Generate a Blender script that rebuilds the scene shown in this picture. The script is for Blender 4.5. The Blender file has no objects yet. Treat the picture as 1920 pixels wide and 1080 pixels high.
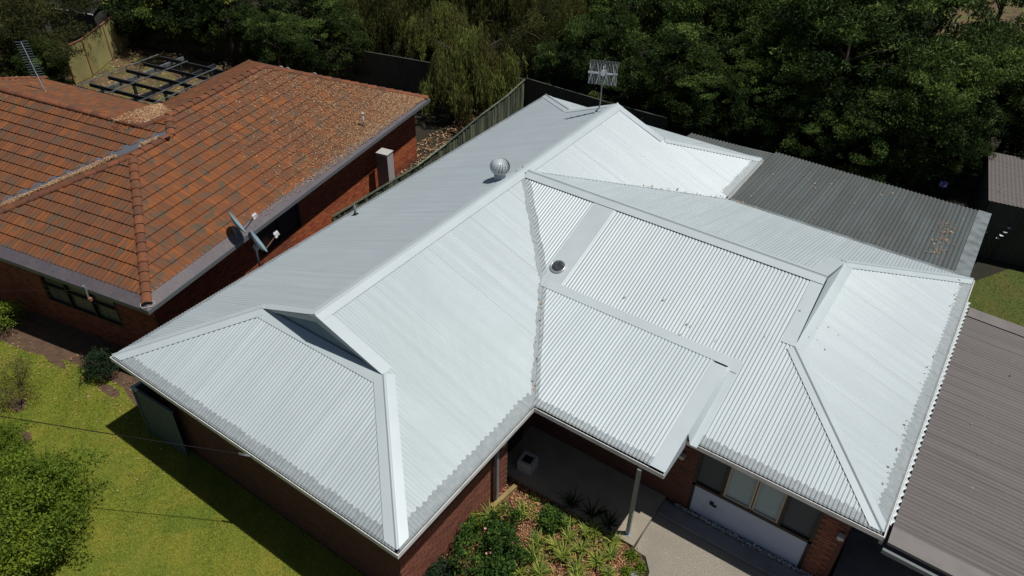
import bpy, math, random
import numpy as np
from mathutils import Vector, Matrix
random.seed(7); rng = np.random.default_rng(11)
C = bpy.context.scene.collection
scene = bpy.context.scene
# ------------------------------------------------------------------ camera, sky, sun
cam = bpy.data.cameras.new('camera'); camo = bpy.data.objects.new('camera', cam); C.objects.link(camo)
r_ = Vector((0.81991, 0.57220869, 0.01802264)); u_ = Vector((-0.36212306, 0.49398397, 0.79047247)); f_ = Vector((-0.44341232, 0.6546427, -0.61223235))
m = Matrix.Identity(4)
for i in range(3):
    m[i][0] = r_[i]; m[i][1] = u_[i]; m[i][2] = -f_[i]
m[0][3], m[1][3], m[2][3] = 14.73177, -5.31435, 14.56987
camo.matrix_world = m
cam.sensor_width = 36; cam.lens = 36*1419.2/1920; cam.clip_end = 600
scene.camera = camo
SUN = Vector((.78, .42, 2.376)).normalized()
w = bpy.data.worlds.new('World'); scene.world = w; w.use_nodes = True
nt = w.node_tree; sky = nt.nodes.new('ShaderNodeTexSky'); sky.sky_type = 'NISHITA'; sky.sun_disc = False
sky.sun_elevation = math.asin(SUN.z); sky.sun_rotation = math.atan2(SUN.x, SUN.y)
nt.links.new(sky.outputs[0], nt.nodes['Background'].inputs[0]); nt.nodes['Background'].inputs[1].default_value = .05
sl = bpy.data.lights.new('sun', 'SUN'); sl.energy = 5.0; sl.angle = math.radians(.5); sl.color = (1, .965, .91)
so = bpy.data.objects.new('sun', sl); C.objects.link(so); so.rotation_euler = SUN.to_track_quat('Z', 'Y').to_euler()
scene.view_settings.view_transform = 'Standard'; scene.view_settings.look = 'None'
scene.view_settings.exposure = -.52; scene.view_settings.gamma = 1; scene.view_settings.use_curve_mapping = False
scene.cycles.max_bounces = 6; scene.cycles.transparent_max_bounces = 8

# ------------------------------------------------------------------ materials
def mat(name, col, rough=.7, metal=0., noise=None, bump=None, spec=.5, tone=None, alpha=None, coat=0, transl=0, detail=6, streak=None):
    """noise=(scale, colour2, lo, hi); bump=(scale, strength); tone=('OBJ'|'ATTR', dark colour, [third colour])"""
    M = bpy.data.materials.new(name); M.use_nodes = True; t = M.node_tree; N = t.nodes; L = t.links
    b = N['Principled BSDF']; b.inputs['Roughness'].default_value = rough; b.inputs['Metallic'].default_value = metal
    b.inputs['Specular IOR Level'].default_value = spec; b.inputs['Coat Weight'].default_value = coat
    geo = N.new('ShaderNodeNewGeometry'); out = None
    def rgb(c):
        n = N.new('ShaderNodeRGB'); n.outputs[0].default_value = (*c, 1); return n.outputs[0]
    cur = rgb(col)
    if tone:
        if tone[0] == 'OBJ':
            a = N.new('ShaderNodeObjectInfo').outputs['Random']
        else:
            a_ = N.new('ShaderNodeAttribute'); a_.attribute_name = 'tone'; a = a_.outputs['Fac']
        rp = N.new('ShaderNodeValToRGB'); L.new(a, rp.inputs[0]); e = rp.color_ramp.elements
        e[0].color = (*tone[1], 1); e[1].color = (*col, 1)
        if len(tone) > 2:
            x = e.new(.5); x.color = (*col, 1); e[2].color = (*tone[2], 1)
        cur = rp.outputs[0]
        if streak:
            s_ = N.new('ShaderNodeAttribute'); s_.attribute_name = 'streak'; mh = N.new('ShaderNodeMath'); mh.operation = 'MULTIPLY'; L.new(s_.outputs['Fac'], mh.inputs[0]); mh.inputs[1].default_value = streak[1]
            mx = N.new('ShaderNodeMixRGB'); L.new(mh.outputs[0], mx.inputs[0]); L.new(cur, mx.inputs[1]); mx.inputs[2].default_value = (*streak[0], 1); cur = mx.outputs[0]
    if noise:
        for (sc, c2, lo, hi) in (noise if isinstance(noise, list) else [noise]):
            nz = N.new('ShaderNodeTexNoise'); nz.inputs['Detail'].default_value = detail
            mp = N.new('ShaderNodeMapping'); L.new(geo.outputs['Position'], mp.inputs[0])
            mp.inputs['Scale'].default_value = sc if isinstance(sc, tuple) else (sc,)*3
            L.new(mp.outputs[0], nz.inputs['Vector']); nz.inputs['Scale'].default_value = 1
            mr = N.new('ShaderNodeMapRange'); L.new(nz.outputs['Fac'], mr.inputs[0]); mr.inputs[1].default_value = lo; mr.inputs[2].default_value = hi
            mx = N.new('ShaderNodeMixRGB'); L.new(mr.outputs[0], mx.inputs[0]); L.new(cur, mx.inputs[1]); mx.inputs[2].default_value = (*c2, 1)
            cur = mx.outputs[0]
    L.new(cur, b.inputs['Base Color'])
    if bump:
        nz = N.new('ShaderNodeTexNoise'); L.new(geo.outputs['Position'], nz.inputs['Vector']); nz.inputs['Scale'].default_value = bump[0]; nz.inputs['Detail'].default_value = 4
        bp = N.new('ShaderNodeBump'); bp.inputs['Strength'].default_value = bump[1]; bp.inputs['Distance'].default_value = .02
        L.new(nz.outputs['Fac'], bp.inputs['Height']); L.new(bp.outputs[0], b.inputs['Normal'])
    if transl:
        tr = N.new('ShaderNodeBsdfTranslucent'); L.new(cur, tr.inputs[0]); ms = N.new('ShaderNodeMixShader'); ms.inputs[0].default_value = transl
        L.new(b.outputs[0], ms.inputs[1]); L.new(tr.outputs[0], ms.inputs[2]); L.new(ms.outputs[0], N['Material Output'].inputs[0])
    if alpha is not None:
        tp = N.new('ShaderNodeBsdfTransparent'); ms = N.new('ShaderNodeMixShader'); ms.inputs[0].default_value = alpha
        L.new(tp.outputs[0], ms.inputs[1]); L.new(b.outputs[0], ms.inputs[2]); L.new(ms.outputs[0], N['Material Output'].inputs[0])
    return M
M = {}
for nm, sc in (('roofX', (7, .25, .25)), ('roofY', (.25, 7, .25))):
    M[nm] = mat('coated_steel', (.51, .58, .605), .42, .03, tone=('OBJ', (.495, .565, .59), (.525, .595, .62)), noise=[(sc, (.455, .52, .545), .42, .70), ((.9, .9, .9), (.465, .53, .555), .4, .8), ((13, 13, 13), (.45, .48, .49), .66, .9)], spec=.5)  # long noise bands along the ribs put glare streaks into the colour
M['cap'] = mat('coated_flashing', (.535, .605, .63), .42, .02, noise=[(1.3, (.49, .555, .58), .4, .8), (14, (.48, .51, .52), .66, .9)], spec=.55, bump=(2.2, .10))
M['guard'] = mat('gutter_mesh', (.35, .395, .41), .5, .05, noise=(9, (.45, .49, .50), .4, .7), alpha=.60)
M['gutter'] = mat('gutter_steel', (.80, .80, .78), .4, .0, noise=(4, (.5, .5, .48), .5, .8))
M['gutter_in'] = mat('gutter_inner', (.22, .24, .25), .6, noise=(6, (.12, .11, .10), .45, .7))
M['louvre'] = mat('louvre_paint', (.30, .39, .43), .5, noise=(5, (.26, .34, .38), .4, .7))
M['barge'] = mat('barge_grey', (.40, .45, .46), .6)
M['oldzinc'] = mat('weathered_zinc', (.125, .147, .148), .55, .1, noise=[((11, .2, 1), (.095, .108, .108), .42, .65), ((1.2, .5, 1), (.10, .112, .108), .4, .7), ((7, 7, 7), (.15, .135, .105), .58, .75)], spec=.4)
M['oldflash'] = mat('weathered_flashing', (.25, .285, .295), .5, .15, noise=(3, (.15, .17, .175), .4, .7))
M['brownzinc'] = mat('brown_sheet', (.165, .146, .143), .55, noise=[((.25, 14, 1), (.115, .10, .097), .42, .62), ((.5, 2.5, 1), (.145, .128, .125), .4, .7), ((12, 12, 12), (.20, .18, .16), .6, .8)], spec=.35)
M['brownflash'] = mat('brown_flashing', (.20, .18, .172), .55, noise=(2.5, (.165, .148, .14), .4, .7))
M['brick'] = mat('brown_brick', (.25, .085, .05), .85, tone=('OBJ', (.19, .065, .042), (.30, .11, .065)), noise=(45, (.12, .05, .035), .5, .8))
M['brickst'] = mat('brown_brick_dark', (.165, .063, .04), .85, noise=[((4, 4, 12), (.11, .045, .03), .4, .65), (45, (.10, .045, .035), .55, .8)])  # darker brown copy used for the joined bricks
M['mortar'] = mat('mortar', (.13, .09, .07), .95, noise=(30, (.10, .065, .05), .4, .7))
M['nbrick'] = mat('orange_brick', (.42, .105, .038), .85, tone=('OBJ', (.30, .07, .03), (.50, .15, .055)), noise=(50, (.22, .06, .03), .55, .8))
M['nbrickst'] = mat('orange_brick_dark', (.33, .09, .038), .85, noise=[((4, 4, 12), (.17, .05, .027), .4, .62), ((30, 30, 30), (.14, .045, .026), .55, .75)])  # darker orange copy used for the joined bricks and rear walls
tile_noise = [((3.2, 3.2, 3.2), (.115, .085, .058), .50, .66), ((1.1, 1.1, 1.1), (.15, .068, .04), .48, .75), ((26, 26, 26), (.12, .07, .045), .56, .8)]
TT = ((.19, .072, .032), (.30, .10, .032)); STK = ((.085, .058, .042), .88)
M['tile'] = mat('terracotta_tile', (.25, .086, .03), .85, tone=('OBJ', *TT), noise=tile_noise, bump=(25, .3), spec=.2, streak=STK)
M['tilest'] = mat('terracotta_tile_far', (.25, .086, .03), .85, tone=('ATTR', *TT), noise=tile_noise, bump=(25, .3), spec=.2, streak=STK)
M['ridge'] = mat('ridge_tile', (.20, .074, .036), .85, tone=('OBJ', (.14, .058, .036), (.25, .09, .042)), noise=[(9, (.10, .065, .045), .5, .7)], spec=.25)
M['nguard'] = mat('plum_gutter_guard', (.105, .092, .105), .55, noise=[(2.4, (.135, .115, .12), .4, .7), (14, (.08, .068, .07), .55, .75)], bump=(12, .2))
M['valley'] = mat('valley_iron', (.13, .145, .175), .45, .1, noise=(5, (.14, .13, .13), .45, .7))
M['white'] = mat('white_paint', (.72, .72, .70), .5)
M['bead'] = mat('silicone', (.6, .56, .5), .6)
M['shadewhite'] = mat('shaded_white_panel', (.50, .56, .68), .7, noise=(3, (.46, .52, .64), .4, .7))  # white panel; the bluish cast of shade is put into its colour
M['soffit'] = mat('soffit', (.5, .5, .48), .8)
M['darkframe'] = mat('brown_frame', (.03, .018, .014), .6)
M['cream'] = mat('cream_frame', (.5, .44, .33), .6)
M['glass'] = mat('window_glass', (.035, .045, .055), .12, spec=.8)
M['blind'] = mat('blind', (.40, .50, .52), .8, noise=((1, 1, 40), (.34, .43, .45), .4, .6))
M['screen'] = mat('fly_screen', (.07, .085, .095), .75)
M['nglass'] = mat('curtained_glass', (.14, .155, .10), .25, noise=((6, 6, 1), (.09, .10, .065), .4, .7))
M['galv'] = mat('galvanised', (.30, .33, .35), .45, .3)
M['galvd'] = mat('dull_steel', (.17, .19, .20), .6, .2)
M['alu'] = mat('aluminium', (.55, .57, .58), .35, .6)
M['turb'] = mat('turbine_metal', (.50, .55, .575), .5, .1)
M['dark'] = mat('near_black', (.012, .012, .014), .6)  # plain near-black for door, tap, pipe boot and tile deck
M['dome'] = mat('skylight_dome', (.045, .05, .055), .12, spec=.9, noise=(18, (.10, .11, .12), .5, .6))
M['dishf'] = mat('dish_paint', (.23, .32, .36), .6)
M['lnb'] = mat('lnb_plastic', (.72, .70, .74), .4)
M['rust'] = mat('rusty_rod', (.28, .12, .08), .7)
M['tank'] = mat('cream_tank', (.50, .49, .47), .45)
M['tankd'] = mat('tank_front', (.16, .16, .17), .5)
M['lawn'] = mat('lawn', (.16, .19, .018), .95, noise=[((.45, .45, 1), (.12, .17, .018), .48, .6), (1.1, (.23, .215, .028), .42, .66), (9, (.10, .14, .016), .5, .75), (40, (.24, .21, .06), .58, .8)])
M['lawn2'] = mat('rear_lawn', (.075, .10, .014), .95, noise=[(1.1, (.10, .10, .018), .42, .66), (9, (.045, .065, .012), .5, .75)])  # a different, darker grass for the back lawn
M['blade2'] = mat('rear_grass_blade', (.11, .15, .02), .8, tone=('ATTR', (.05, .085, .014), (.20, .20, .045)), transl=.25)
M['blade'] = mat('grass_blade', (.33, .385, .032), .8, tone=('ATTR', (.17, .25, .022), (.52, .47, .09)), transl=.25)
M['soil'] = mat('bare_soil', (.12, .072, .042), .95, noise=[(5, (.08, .045, .028), .4, .65), (45, (.20, .14, .09), .6, .8)], bump=(30, .5))
M['forest'] = mat('shaded_ground', (.03, .022, .014), .97, noise=[(.6, (.018, .019, .009), .4, .65), (11, (.055, .036, .02), .6, .8)], bump=(9, .5))  # dark soil and litter, base lowered further to carry the shade under trees
M['dry'] = mat('dry_yard', (.15, .10, .045), .95, noise=[(.9, (.13, .135, .03), .45, .62), (1.7, (.05, .035, .022), .48, .66), (8, (.09, .06, .03), .5, .7)])
M['concrete'] = mat('aggregate', (.34, .30, .24), .92, noise=[(65, (.17, .145, .115), .45, .60), (55, (.55, .50, .42), .56, .72), (1.2, (.24, .22, .18), .45, .75)], detail=3)
M['slab'] = mat('grey_slab', (.23, .225, .23), .9, noise=[(2.3, (.16, .155, .16), .4, .7), (60, (.28, .27, .26), .6, .8)])
M['porch'] = mat('porch_paint', (.34, .30, .225), .85, noise=(2.3, (.28, .25, .19), .4, .7))
M['pebble'] = mat('pebble', (.45, .44, .42), .8, tone=('ATTR', (.06, .05, .05), (.7, .68, .64)))
M['mulch'] = mat('fallen_leaf', (.40, .15, .06), .85, tone=('ATTR', (.16, .06, .03), (.70, .42, .22)))
M['litter'] = mat('dry_leaf', (.34, .18, .085), .85, tone=('ATTR', (.15, .065, .034), (.60, .42, .25)))
M['valleylitter'] = mat('dry_leaf_pale', (.40, .22, .10), .85, tone=('ATTR', (.20, .085, .035), (.58, .42, .26)))
M['timber'] = mat('sleeper', (.33, .24, .10), .9, noise=((3, 3, 3), (.24, .17, .07), .4, .7))
M['paling'] = mat('paling', (.12, .145, .095), .9, tone=('OBJ', (.055, .07, .045), (.21, .25, .15)), noise=((9, 9, 1.5), (.04, .05, .035), .45, .7))
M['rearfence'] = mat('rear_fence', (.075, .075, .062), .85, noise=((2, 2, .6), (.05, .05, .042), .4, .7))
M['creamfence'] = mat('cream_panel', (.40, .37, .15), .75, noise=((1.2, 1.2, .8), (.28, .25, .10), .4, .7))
M['gatefence'] = mat('side_panel', (.10, .135, .14), .6)
M['gatelit'] = mat('side_panel_sunlit', (.46, .53, .50), .5)
M['pergola'] = mat('pergola_dark', (.02, .022, .026), .7)
M['pergolag'] = mat('pergola_grey', (.15, .17, .18), .7, noise=(6, (.07, .08, .085), .45, .6))
M['bark'] = mat('bark', (.085, .062, .045), .95, noise=((6, 6, 1.5), (.045, .034, .026), .4, .7), bump=(14, .6))
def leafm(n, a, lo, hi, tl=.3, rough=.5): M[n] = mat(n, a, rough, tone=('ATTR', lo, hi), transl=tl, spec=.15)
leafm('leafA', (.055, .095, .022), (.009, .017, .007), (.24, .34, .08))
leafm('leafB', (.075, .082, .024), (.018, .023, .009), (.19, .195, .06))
leafm('leafW', (.19, .215, .06), (.12, .07, .04), (.32, .37, .09))
leafm('leafBush', (.17, .25, .028), (.06, .11, .016), (.33, .40, .045))
leafm('leafRose', (.06, .13, .026), (.02, .055, .014), (.16, .25, .035))
leafm('leafStrap', (.25, .32, .055), (.08, .15, .04), (.50, .52, .12))
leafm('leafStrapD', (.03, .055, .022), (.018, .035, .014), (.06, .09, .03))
leafm('leafConif', (.035, .065, .03), (.02, .038, .02), (.06, .10, .045))
leafm('leafDry', (.16, .13, .05), (.08, .075, .03), (.25, .22, .08))
M['flowerb'] = mat('blue_flower', (.25, .27, .62), .6); M['flowerw'] = mat('white_flower', (.75, .75, .78), .6); M['flowerp'] = mat('pink_flower', (.7, .35, .38), .6)
M['wire'] = mat('wire_black', (.018, .017, .016), .9, spec=.1); M['blue'] = mat('blue_frame', (.03, .06, .20), .4); M['red'] = mat('red_plastic', (.5, .03, .03), .5)

# ------------------------------------------------------------------ builders
class MB:
    def __init__(s): s.v = []; s.f = []; s.m = []
    def quad(s, a, b, c, d, mi=0):
        n = len(s.v); s.v += [tuple(a), tuple(b), tuple(c), tuple(d)]; s.f.append((n, n+1, n+2, n+3)); s.m.append(mi)
    def tri(s, a, b, c, mi=0):
        n = len(s.v); s.v += [tuple(a), tuple(b), tuple(c)]; s.f.append((n, n+1, n+2)); s.m.append(mi)
    def box(s, x0, x1, y0, y1, z0, z1, mi=0, X=None):
        p = [Vector((x, y, z)) for z in (z0, z1) for y in (y0, y1) for x in (x0, x1)]
        if X is not None: p = [X @ q for q in p]
        n = len(s.v); s.v += [tuple(q) for q in p]
        for q in ((0, 2, 3, 1), (4, 5, 7, 6), (0, 1, 5, 4), (2, 6, 7, 3), (0, 4, 6, 2), (1, 3, 7, 5)):
            s.f.append(tuple(n+i for i in q)); s.m.append(mi)
        return s
    def bar(s, a, b, wd, ht, mi=0, up=Vector((0, 0, 1))):
        a = Vector(a); b = Vector(b); d = (b-a).normalized(); x = d.cross(up)
        if x.length < 1e-4: x = Vector((1, 0, 0))
        x.normalize(); z = x.cross(d)
        p = [q + x*i*wd/2 + z*j*ht/2 for q in (a, b) for (i, j) in ((-1, -1), (1, -1), (1, 1), (-1, 1))]
        n = len(s.v); s.v += [tuple(q) for q in p]
        for q in ((3, 2, 1, 0), (4, 5, 6, 7), (0, 1, 5, 4), (1, 2, 6, 5), (2, 3, 7, 6), (3, 0, 4, 7)):
            s.f.append(tuple(n+i for i in q)); s.m.append(mi)
        return s
    def tube(s, pts, rad, k=8, mi=0, caps=True):
        pts = [Vector(p) for p in pts]; rad = rad if isinstance(rad, (list, tuple)) else [rad]*len(pts); n0 = len(s.v)
        for i, p in enumerate(pts):
            d = (pts[min(i+1, len(pts)-1)]-pts[max(i-1, 0)]).normalized()
            x = d.orthogonal().normalized() if abs(d.z) > .95 else d.cross(Vector((0, 0, 1))).normalized(); y = d.cross(x)
            if abs(d.z) > .95: x = Vector((1, 0, 0)); x = (x-d*x.dot(d)).normalized(); y = d.cross(x)
            for j in range(k):
                a = 2*math.pi*j/k; s.v.append(tuple(p+x*math.cos(a)*rad[i]+y*math.sin(a)*rad[i]))
        for i in range(len(pts)-1):
            for j in range(k):
                a = n0+i*k+j; b = n0+i*k+(j+1) % k; s.f.append((a, b, b+k, a+k)); s.m.append(mi)
        if caps:
            s.f.append(tuple(n0+j for j in range(k))[::-1]); s.m.append(mi)
            s.f.append(tuple(n0+(len(pts)-1)*k+j for j in range(k))); s.m.append(mi)
        return s
    def mesh(s, name, mats, smooth=False):
        me = bpy.data.meshes.new(name); me.from_pydata(s.v, [], s.f)
        for q in (mats if isinstance(mats, (list, tuple)) else [mats]): me.materials.append(M[q])
        if len(set(s.m)) > 1: me.polygons.foreach_set('material_index', s.m)
        if smooth: me.polygons.foreach_set('use_smooth', [True]*len(s.f))
        me.update(); return me
def link(name, me, parent=None, **kw):
    o = bpy.data.objects.new(name, me); C.objects.link(o)
    if parent is not None: o.parent = parent
    for k, v in kw.items(): o[k] = v
    return o
def part(name, mb, mats, parent=None, smooth=False, **kw): return link(name, mb.mesh(name, mats, smooth), parent, **kw)
def thing(name, label, cat, group=None, loc=(0, 0, 0), rot=0):
    o = bpy.data.objects.new(name, None); C.objects.link(o); o.location = loc; o.rotation_euler = (0, 0, rot); o.empty_display_size = .2
    o['label'] = label; o['category'] = cat
    if group: o['group'] = group
    return o
def tag(o, label, cat, group=None):
    o['label'] = label; o['category'] = cat
    if group: o['group'] = group
    return o
def streak_attr(me):
    n = len(me.polygons); a = me.attributes.new('streak', 'FLOAT', 'FACE'); a.data.foreach_set('value', (rng.uniform(0, 1, n)**2.2).astype(np.float32))
def npmesh(name, V, F, mats, tone=None, mi=None):
    """V (n,3) F (m,4) arrays"""
    me = bpy.data.meshes.new(name); k = F.shape[1]
    me.vertices.add(len(V)); me.vertices.foreach_set('co', np.asarray(V, np.float32).ravel())
    me.loops.add(F.size); me.loops.foreach_set('vertex_index', F.ravel().astype(np.int32))
    me.polygons.add(len(F)); me.polygons.foreach_set('loop_start', np.arange(0, F.size, k, dtype=np.int32)); me.polygons.foreach_set('loop_total', np.full(len(F), k, np.int32))
    if tone is not None:
        a = me.attributes.new('tone', 'FLOAT', 'FACE'); a.data.foreach_set('value', np.asarray(tone, np.float32))
    for q in (mats if isinstance(mats, (list, tuple)) else [mats]): me.materials.append(M[q])
    if mi is not None: me.polygons.foreach_set('material_index', np.asarray(mi, np.int32))
    me.update(calc_edges=True); me.validate(); me.shade_flat(); return me
def flat(name, pts, z, m_, parent=None, thick=0, **kw):
    mb = MB(); n = len(pts); mb.v = [(x, y, z) for x, y in pts]; mb.f = [tuple(range(n))]; mb.m = [0]
    if thick:
        mb.v += [(x, y, z-thick) for x, y in pts]
        for i in range(n): j = (i+1) % n; mb.f.append((i, i+n, j+n, j)); mb.m.append(0)
    return part(name, mb, m_, parent, **kw)

# corrugated sheets on a plane: O + S*s + T*t (t in horizontal metres of run)
def pnorm(S, T):
    n = S.cross(T).normalized(); return n if n.z > 0 else -n
def sheets(parent, O, S, T, s0, s1, tlo, thi, mt=None, pitch=.084, amp=.0092, lift=.012, sheetw=.84, name='roof_sheet', jag=None, sub=8, step=.0018):
    O = Vector(O); S = Vector(S); T = Vector(T); N = pnorm(S, T); k = 0; s = s0; objs = []; mt = mt or ('roofX' if abs(S.x) > .5 else 'roofY')
    while s < s1-1e-4:
        e = min(s+sheetw, s1); n = max(2, int(round((e-s+.02)/(pitch/sub)))); V = []; F = []
        for i in range(n+1):
            q = min(s+i*pitch/sub, s1); a = tlo(q); b = thi(q)
            if jag: b = b+jag(q)
            h = lift+amp*(1+math.cos(2*math.pi*q/pitch))+(k % 2)*step
            if b < a: b = a
            ns = max(1, 1)
            for t in (a, b):
                p = O+S*q+T*t+N*h; V.append(tuple(p))
        for i in range(n):
            if V[2*i] == V[2*i+1] and V[2*i+2] == V[2*i+3]: continue
            F.append((2*i, 2*i+2, 2*i+3, 2*i+1))
        if F:
            me = bpy.data.meshes.new(name); me.from_pydata(V, [], F); me.materials.append(M[mt]); me.polygons.foreach_set('use_smooth', [True]*len(F)); me.update()
            objs.append(link(name, me, parent))
        s = e; k += 1
    return objs
def cap(parent, p0, p1, nA, nB, wA=.22, wB=None, lift=.043, roll=.022, mt='cap', name='ridge_cap', mitre=False):
    """folded flashing along p0-p1 lying on planes with normals nA, nB"""
    p0 = Vector(p0); p1 = Vector(p1); d = (p1-p0).normalized(); wB = wA if wB is None else wB
    def down(n, other):
        a = n.cross(d).normalized()
        if a.dot(other) < 0: a = -a
        return a
    a = down(nA, nA-nB if (nA-nB).length > 1e-3 else nA); b = down(nB, nB-nA)
    up = (nA+nB).normalized()
    prof = [a*wA+nA*(lift-.012), a*wA+nA*lift, a*(roll*1.3)+nA*lift]
    if roll:
        for i in range(5):
            t = math.pi*i/4; side = (a*math.cos(t)-(a)*0) if i < 2 else None
            c = up*(lift+roll*.4); x = (a-up*a.dot(up)).normalized()
            prof.append(c+x*math.cos(t)*roll+up*math.sin(t)*roll)
    prof += [b*(roll*1.3)+nB*lift, b*wB+nB*lift, b*wB+nB*(lift-.012)]
    mb = MB()
    m0 = [d*abs((q-up*q.dot(up)).length)*1.0 if mitre else d*0 for q in prof]
    for i in range(len(prof)-1): mb.quad(p0+prof[i]+m0[i], p1+prof[i], p1+prof[i+1], p0+prof[i+1]+m0[i+1])
    # end closures
    for p in (p0, p1):
        n = len(mb.v); mb.v += [tuple(p+q+(m_ if p is p0 else d*0)) for q, m_ in zip(prof, m0)]; mb.f.append(tuple(range(n, n+len(prof)))); mb.m.append(0)
    return part(name, mb, mt, parent)
def strip(parent, a, b, wv, n, lift, mt, name, th=.004):
    """flat flashing with edge a-b, width vector wv, on a plane with normal n"""
    a = Vector(a)+n*lift; b = Vector(b)+n*lift; mb = MB(); wv = Vector(wv)
    mb.quad(a, b, b+wv, a+wv)
    for p, q in ((a, b), (b, b+wv), (b+wv, a+wv), (a+wv, a)): mb.quad(p, p-n*.012, q-n*.012, q)
    return part(name, mb, mt, parent)

# bricks -------------------------------------------------------------
brick_me = {}
def brick_mesh(mt):
    if mt not in brick_me: brick_me[mt] = MB().box(-.115, .115, -.02, .03, -.038, .038).mesh('brick', mt)
    return brick_me[mt]
def brick_wall(parent, name, a, b, z0, z1, thick=.2, mt='brick', mst='brickst', single=None, holes=(), z_ground=0):
    """wall from a to b (plan), outer face on the right-hand side of a->b looking down ... normal = (dy,-dx)"""
    a = Vector((*a, 0)); b = Vector((*b, 0)); L = (b-a).length; d = (b-a)/L; n = Vector((d.y, -d.x, 0)); X = Matrix.Identity(4)
    for i in range(3): X[i][0] = d[i]; X[i][1] = n[i]; X[i][2] = (0, 0, 1)[i]; X[i][3] = a[i]
    mb = MB(); cuts = sorted(holes)
    def piece(x0, x1, q0, q1):
        if x1-x0 > .01 and q1-q0 > .01: mb.box(x0, x1, -thick, 0, q0, q1, X=X)
    x = 0
    for (h0, h1, g0, g1) in cuts:
        piece(x, h0, z0, z1); piece(h0, h1, z0, g0); piece(h0, h1, g1, z1); x = h1
    piece(x, L, z0, z1)
    wl = part(name, mb, 'mortar', parent); V = []; F = []; cnt = 0
    B = np.array([(x, y, z) for z in (-.038, .038) for y in (-.02, .010) for x in (-1, 1)], float); Q = np.array([(0, 2, 3, 1), (4, 5, 7, 6), (2, 6, 7, 3), (0, 4, 6, 2), (1, 3, 7, 5)])
    row = 0; z = z0+.043; XA = np.array(X)
    while z < z1-.03:
        s = -.12 if row % 2 else 0.; 
        while s < L-.01:
            c0 = max(s, 0)+.004; c1 = min(s+.24, L)-.006; s += .24
            if c1-c0 < .04: continue
            mid = (c0+c1)/2
            if any(h0 < mid < h1 and g0 < z < g1 for (h0, h1, g0, g1) in cuts): continue
            full = c1-c0 > .2
            if single and full and single(mid, z):
                o = link('brick', brick_mesh(mt), wl); o.matrix_local = X @ Matrix.Translation((mid, -.018+random.uniform(0, .003), z)); cnt += 1
            else:
                P = B.copy(); P[:, 0] = np.where(P[:, 0] < 0, c0, c1); P[:, 2] += z; P[:, 1] += random.uniform(-.002, .002)
                P = P @ XA[:3, :3].T + XA[:3, 3]; F.append(Q+len(V)*8); V.append(P)
        z += .086; row += 1
    if V:
        o = link('brickwork', npmesh('brickwork', np.concatenate(V), np.concatenate(F), mst), wl); o['kind'] = 'stuff'
    return wl

# foliage -------------------------------------------------------------
def leaves(P, D, Lg, Wd, tone, fold=.0):
    """P base points, D unit directions, Lg lengths, Wd widths -> rhombic leaves"""
    n = len(P); R = rng.normal(size=(n, 3)); S = np.cross(D, R); S /= np.linalg.norm(S, axis=1)[:, None]+1e-9
    N = np.cross(D, S); Lg = np.broadcast_to(Lg, n)[:, None]; Wd = np.broadcast_to(Wd, n)[:, None]
    V = np.stack([P, P+D*Lg*.45+S*Wd/2+N*Wd*.12, P+D*Lg-N*Lg*.08, P+D*Lg*.45-S*Wd/2+N*Wd*.12], 1).reshape(-1, 3)
    return V, np.arange(4*n).reshape(n, 4), tone
def unit(n): d = rng.normal(size=(n, 3)); return d/np.linalg.norm(d, axis=1)[:, None]
def crown_data(r=2.2, h=1.0, clumps=70, per=260, ll=.17, lw=.075, cr=.5, low=-.5, seed=0, gaps=.25, up=.25):
    Ps = []; Ts = []; Ds = []
    lob = unit(9)
    for i in range(clumps):
        d = unit(1)[0]
        while d[2] < low: d = unit(1)[0]
        bulge = .72+.33*max(0, (lob@d).max()-.6)/.4
        c = d*r*bulge*(rng.uniform(.55, 1.0)**.6); c[2] *= h; k = rng.uniform(.4, 1.5)*cr; ct = rng.uniform(0, 1)**1.8
        n = int(per*k*k/cr/cr); q = unit(n)*((rng.uniform(.35, 1, n)**.6)*k)[:, None]; q[:, 2] *= .62; ax = unit(1)[0]*np.array([1, 1, .5]); q = (q+np.outer(q@ax, ax)*rng.uniform(.6, 2.2))*.85; q += c
        Ps.append(q); o = (q-c); dd = unit(n)*1.25+o/(k)*.6+np.array([0, 0, up-.35]); Ds.append(dd/np.linalg.norm(dd, axis=1)[:, None])
        Ts.append(np.clip(ct*.5+rng.uniform(-.05, .42, n)+.2*(q[:, 2]/r), 0, 1))  # higher leaves and some clumps toned lighter: sunlit sprays painted into the crown
    return np.concatenate(Ps), np.concatenate(Ds), np.concatenate(Ts)
def crown_mesh(name, mt, ll=.17, lw=.075, **k):
    P, D, T = crown_data(**k); n = len(P); V, F, t = leaves(P, D, ll*rng.uniform(.7, 1.3, n), lw*rng.uniform(.7, 1.3, n), T)
    return npmesh(name, V, F, mt, t)
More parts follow.
